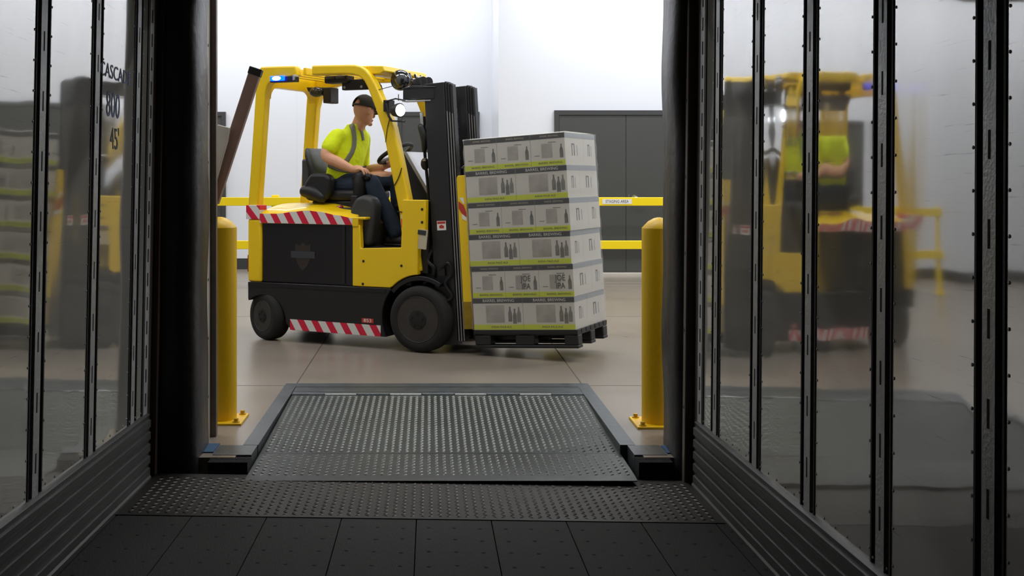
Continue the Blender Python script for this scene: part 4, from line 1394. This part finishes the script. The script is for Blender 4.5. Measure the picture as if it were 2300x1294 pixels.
for an, dx in ((AN_R, .0), (AN_L, .0)):
    mb = MB()
    x, y, z = an
    mb.limb([(x, y, z + .02), (x, y, z - .07)], [.048, .050], 14, 4)
    mb.limb([(x - .045, y, .835), (x + .03, y, .838), (x + .11, y, .832), (x + .155, y, .826)], [.040, .044, .040, .030], 14, 5)
    b = mb.obj('boot', 'boot', person); remesh(b, .007, 3)
    mb = MB(); mb.box2((x - .085, y - .042, .794), (x + .18, y + .042, .812)); mb.obj('sole', 'black', b, .012, 3)

# reflective tape laid on the shirt
bpy.context.view_layer.update()
dg = bpy.context.evaluated_depsgraph_get()
ev = shirt.evaluated_get(dg); me = ev.to_mesh()
bvh = BVHTree.FromPolygons([v.co.copy() for v in me.vertices], [tuple(p.vertices) for p in me.polygons])
ev.to_mesh_clear()
def tape(name, path, width, dirv):
    """path of (x, z) or (x, y) points cast along dirv onto the shirt"""
    P = []
    D = Vector(dirv)
    for p in spline(path, 8):
        h = bvh.ray_cast(Vector(p) - D * 1.0, D)
        if h[0] is not None: P.append((h[0], h[1]))
    mb = MB()
    prev = None
    for i, (p, nn) in enumerate(P):
        t = (P[min(i + 1, len(P) - 1)][0] - P[max(i - 1, 0)][0]).normalized()
        sd = t.cross(nn).normalized()
        row = []
        for k in (-1, -.5, 0, .5, 1):
            q = bvh.find_nearest(p + sd * width / 2 * k)
            row.append(mb.v(q[0] + q[1] * .003))
        if prev:
            for a in range(4): mb.f([prev[a], prev[a + 1], row[a + 1], row[a]])
        prev = row
    o = mb.obj(name, 'retro', shirt)
    s = o.modifiers.new('solid', 'SOLIDIFY'); s.thickness = .003; s.offset = 0
    return o
nd = Vector((.45, .89, 0))
def sp2(u, v, y):
    """point of the forklift frame at lateral plane y that the pixel (u, v) looks at"""
    iv = FM.inverted()
    o_ = iv @ Vector((0, 0, CZ)); d_ = (iv.to_3x3() @ Vector(((u - CX) / F, 1, (CY - v) / F)))
    t_ = (y - o_.y) / d_.y
    return o_ + d_ * t_
vd = (FM.inverted().to_3x3() @ Vector(((780 - CX) / F, 1, .02))).normalized()
tape('reflective_stripe', [tuple(sp2(u, v, -.2)) for u, v in ((786, 270), (793, 290), (796, 312), (793, 335), (783, 354), (772, 370))], .042, vd)
tape('reflective_stripe', [tuple(sp2(u, v, -.2)) for u, v in ((728, 362), (745, 373), (770, 381), (800, 381), (824, 377))], .045, vd)
tape('reflective_stripe', [tuple(sp2(u, v, -.1)) for u, v in ((810, 288), (814, 302), (816, 315))], .03, vd)

# cap and spectacles
mb = MB()
rr = []
CAPS = (.106, .083, .104)
base = Vector((-.002, 0, .022))
nth, nph = 10, 36
grid = []
for i in range(nth + 1):
    th = R(92) * i / nth
    row = []
    for j in range(nph):
        ph = 2 * PI * j / nph
        q = Vector((CAPS[0] * math.sin(th) * math.cos(ph), CAPS[1] * math.sin(th) * math.sin(ph), CAPS[2] * math.cos(th))) + base
        row.append(q)
    grid.append(row)
V = [[mb.v(hp(*q)) for q in row] for row in grid]
for i in range(nth):
    for j in range(nph):
        ph = (j + .5) / nph * 360; th = 92 * (i + .5) / nth
        if abs(ph - 180) < 34 and 56 < th < 80 - abs(ph - 180) * 0: 
            d2 = ((ph - 180) / 34) ** 2 + ((80 - th) / 26) ** 2
            if d2 < 1: continue
        if i == 0: mb.f([V[0][j], V[1][j], V[1][(j + 1) % nph]]) if False else mb.f([V[0][j], V[1][j], V[1][(j + 1) % nph], V[0][(j + 1) % nph]])
        else: mb.f([V[i][j], V[i + 1][j], V[i + 1][(j + 1) % nph], V[i][(j + 1) % nph]])
cap = mb.obj('cap', 'cap', person, angle=60)
s = cap.modifiers.new('solid', 'SOLIDIFY'); s.thickness = .005; s.offset = 1
mb = MB()
rows = []
for i in range(7):
    t = i / 6
    rows.append([hp(.085 + .085 * t - .03 * (abs(k) / 6) ** 2 * (1 + t), .070 * k / 6 * (1 - .1 * t), .030 - .030 * t - .018 * (k / 6) ** 2) for k in range(-6, 7)])
V = [[mb.v(p) for p in r] for r in rows]
for i in range(6):
    for k in range(12): mb.f([V[i][k], V[i][k + 1], V[i + 1][k + 1], V[i + 1][k]])
br = mb.obj('brim', 'cap', cap, angle=60)
s = br.modifiers.new('solid', 'SOLIDIFY'); s.thickness = .005; s.offset = 0
mb = MB(); mb.ell(hp(0, 0, .128), (.008, .008, .006)); mb.obj('button', 'cap', cap)
mb = MB()
for s_ in (-1, 1):
    c = (.106, s_ * .033, -.002)
    mb.tube([hp(c[0] - .004 * math.cos(2 * PI * k / 20) ** 2, c[1] + .024 * math.cos(2 * PI * k / 20), c[2] + .017 * math.sin(2 * PI * k / 20)) for k in range(20)], .0018, 6, closed=True)
    mb.tube([hp(.102, s_ * .057, .004), hp(.06, s_ * .078, .006), hp(.0, s_ * .083, .006), hp(-.018, s_ * .084, -.012)], .0018, 6)
mb.tube([hp(.106, -.009, .002), hp(.108, 0, .005), hp(.106, .009, .002)], .0018, 6)
mb.obj('spectacles', 'black', person)
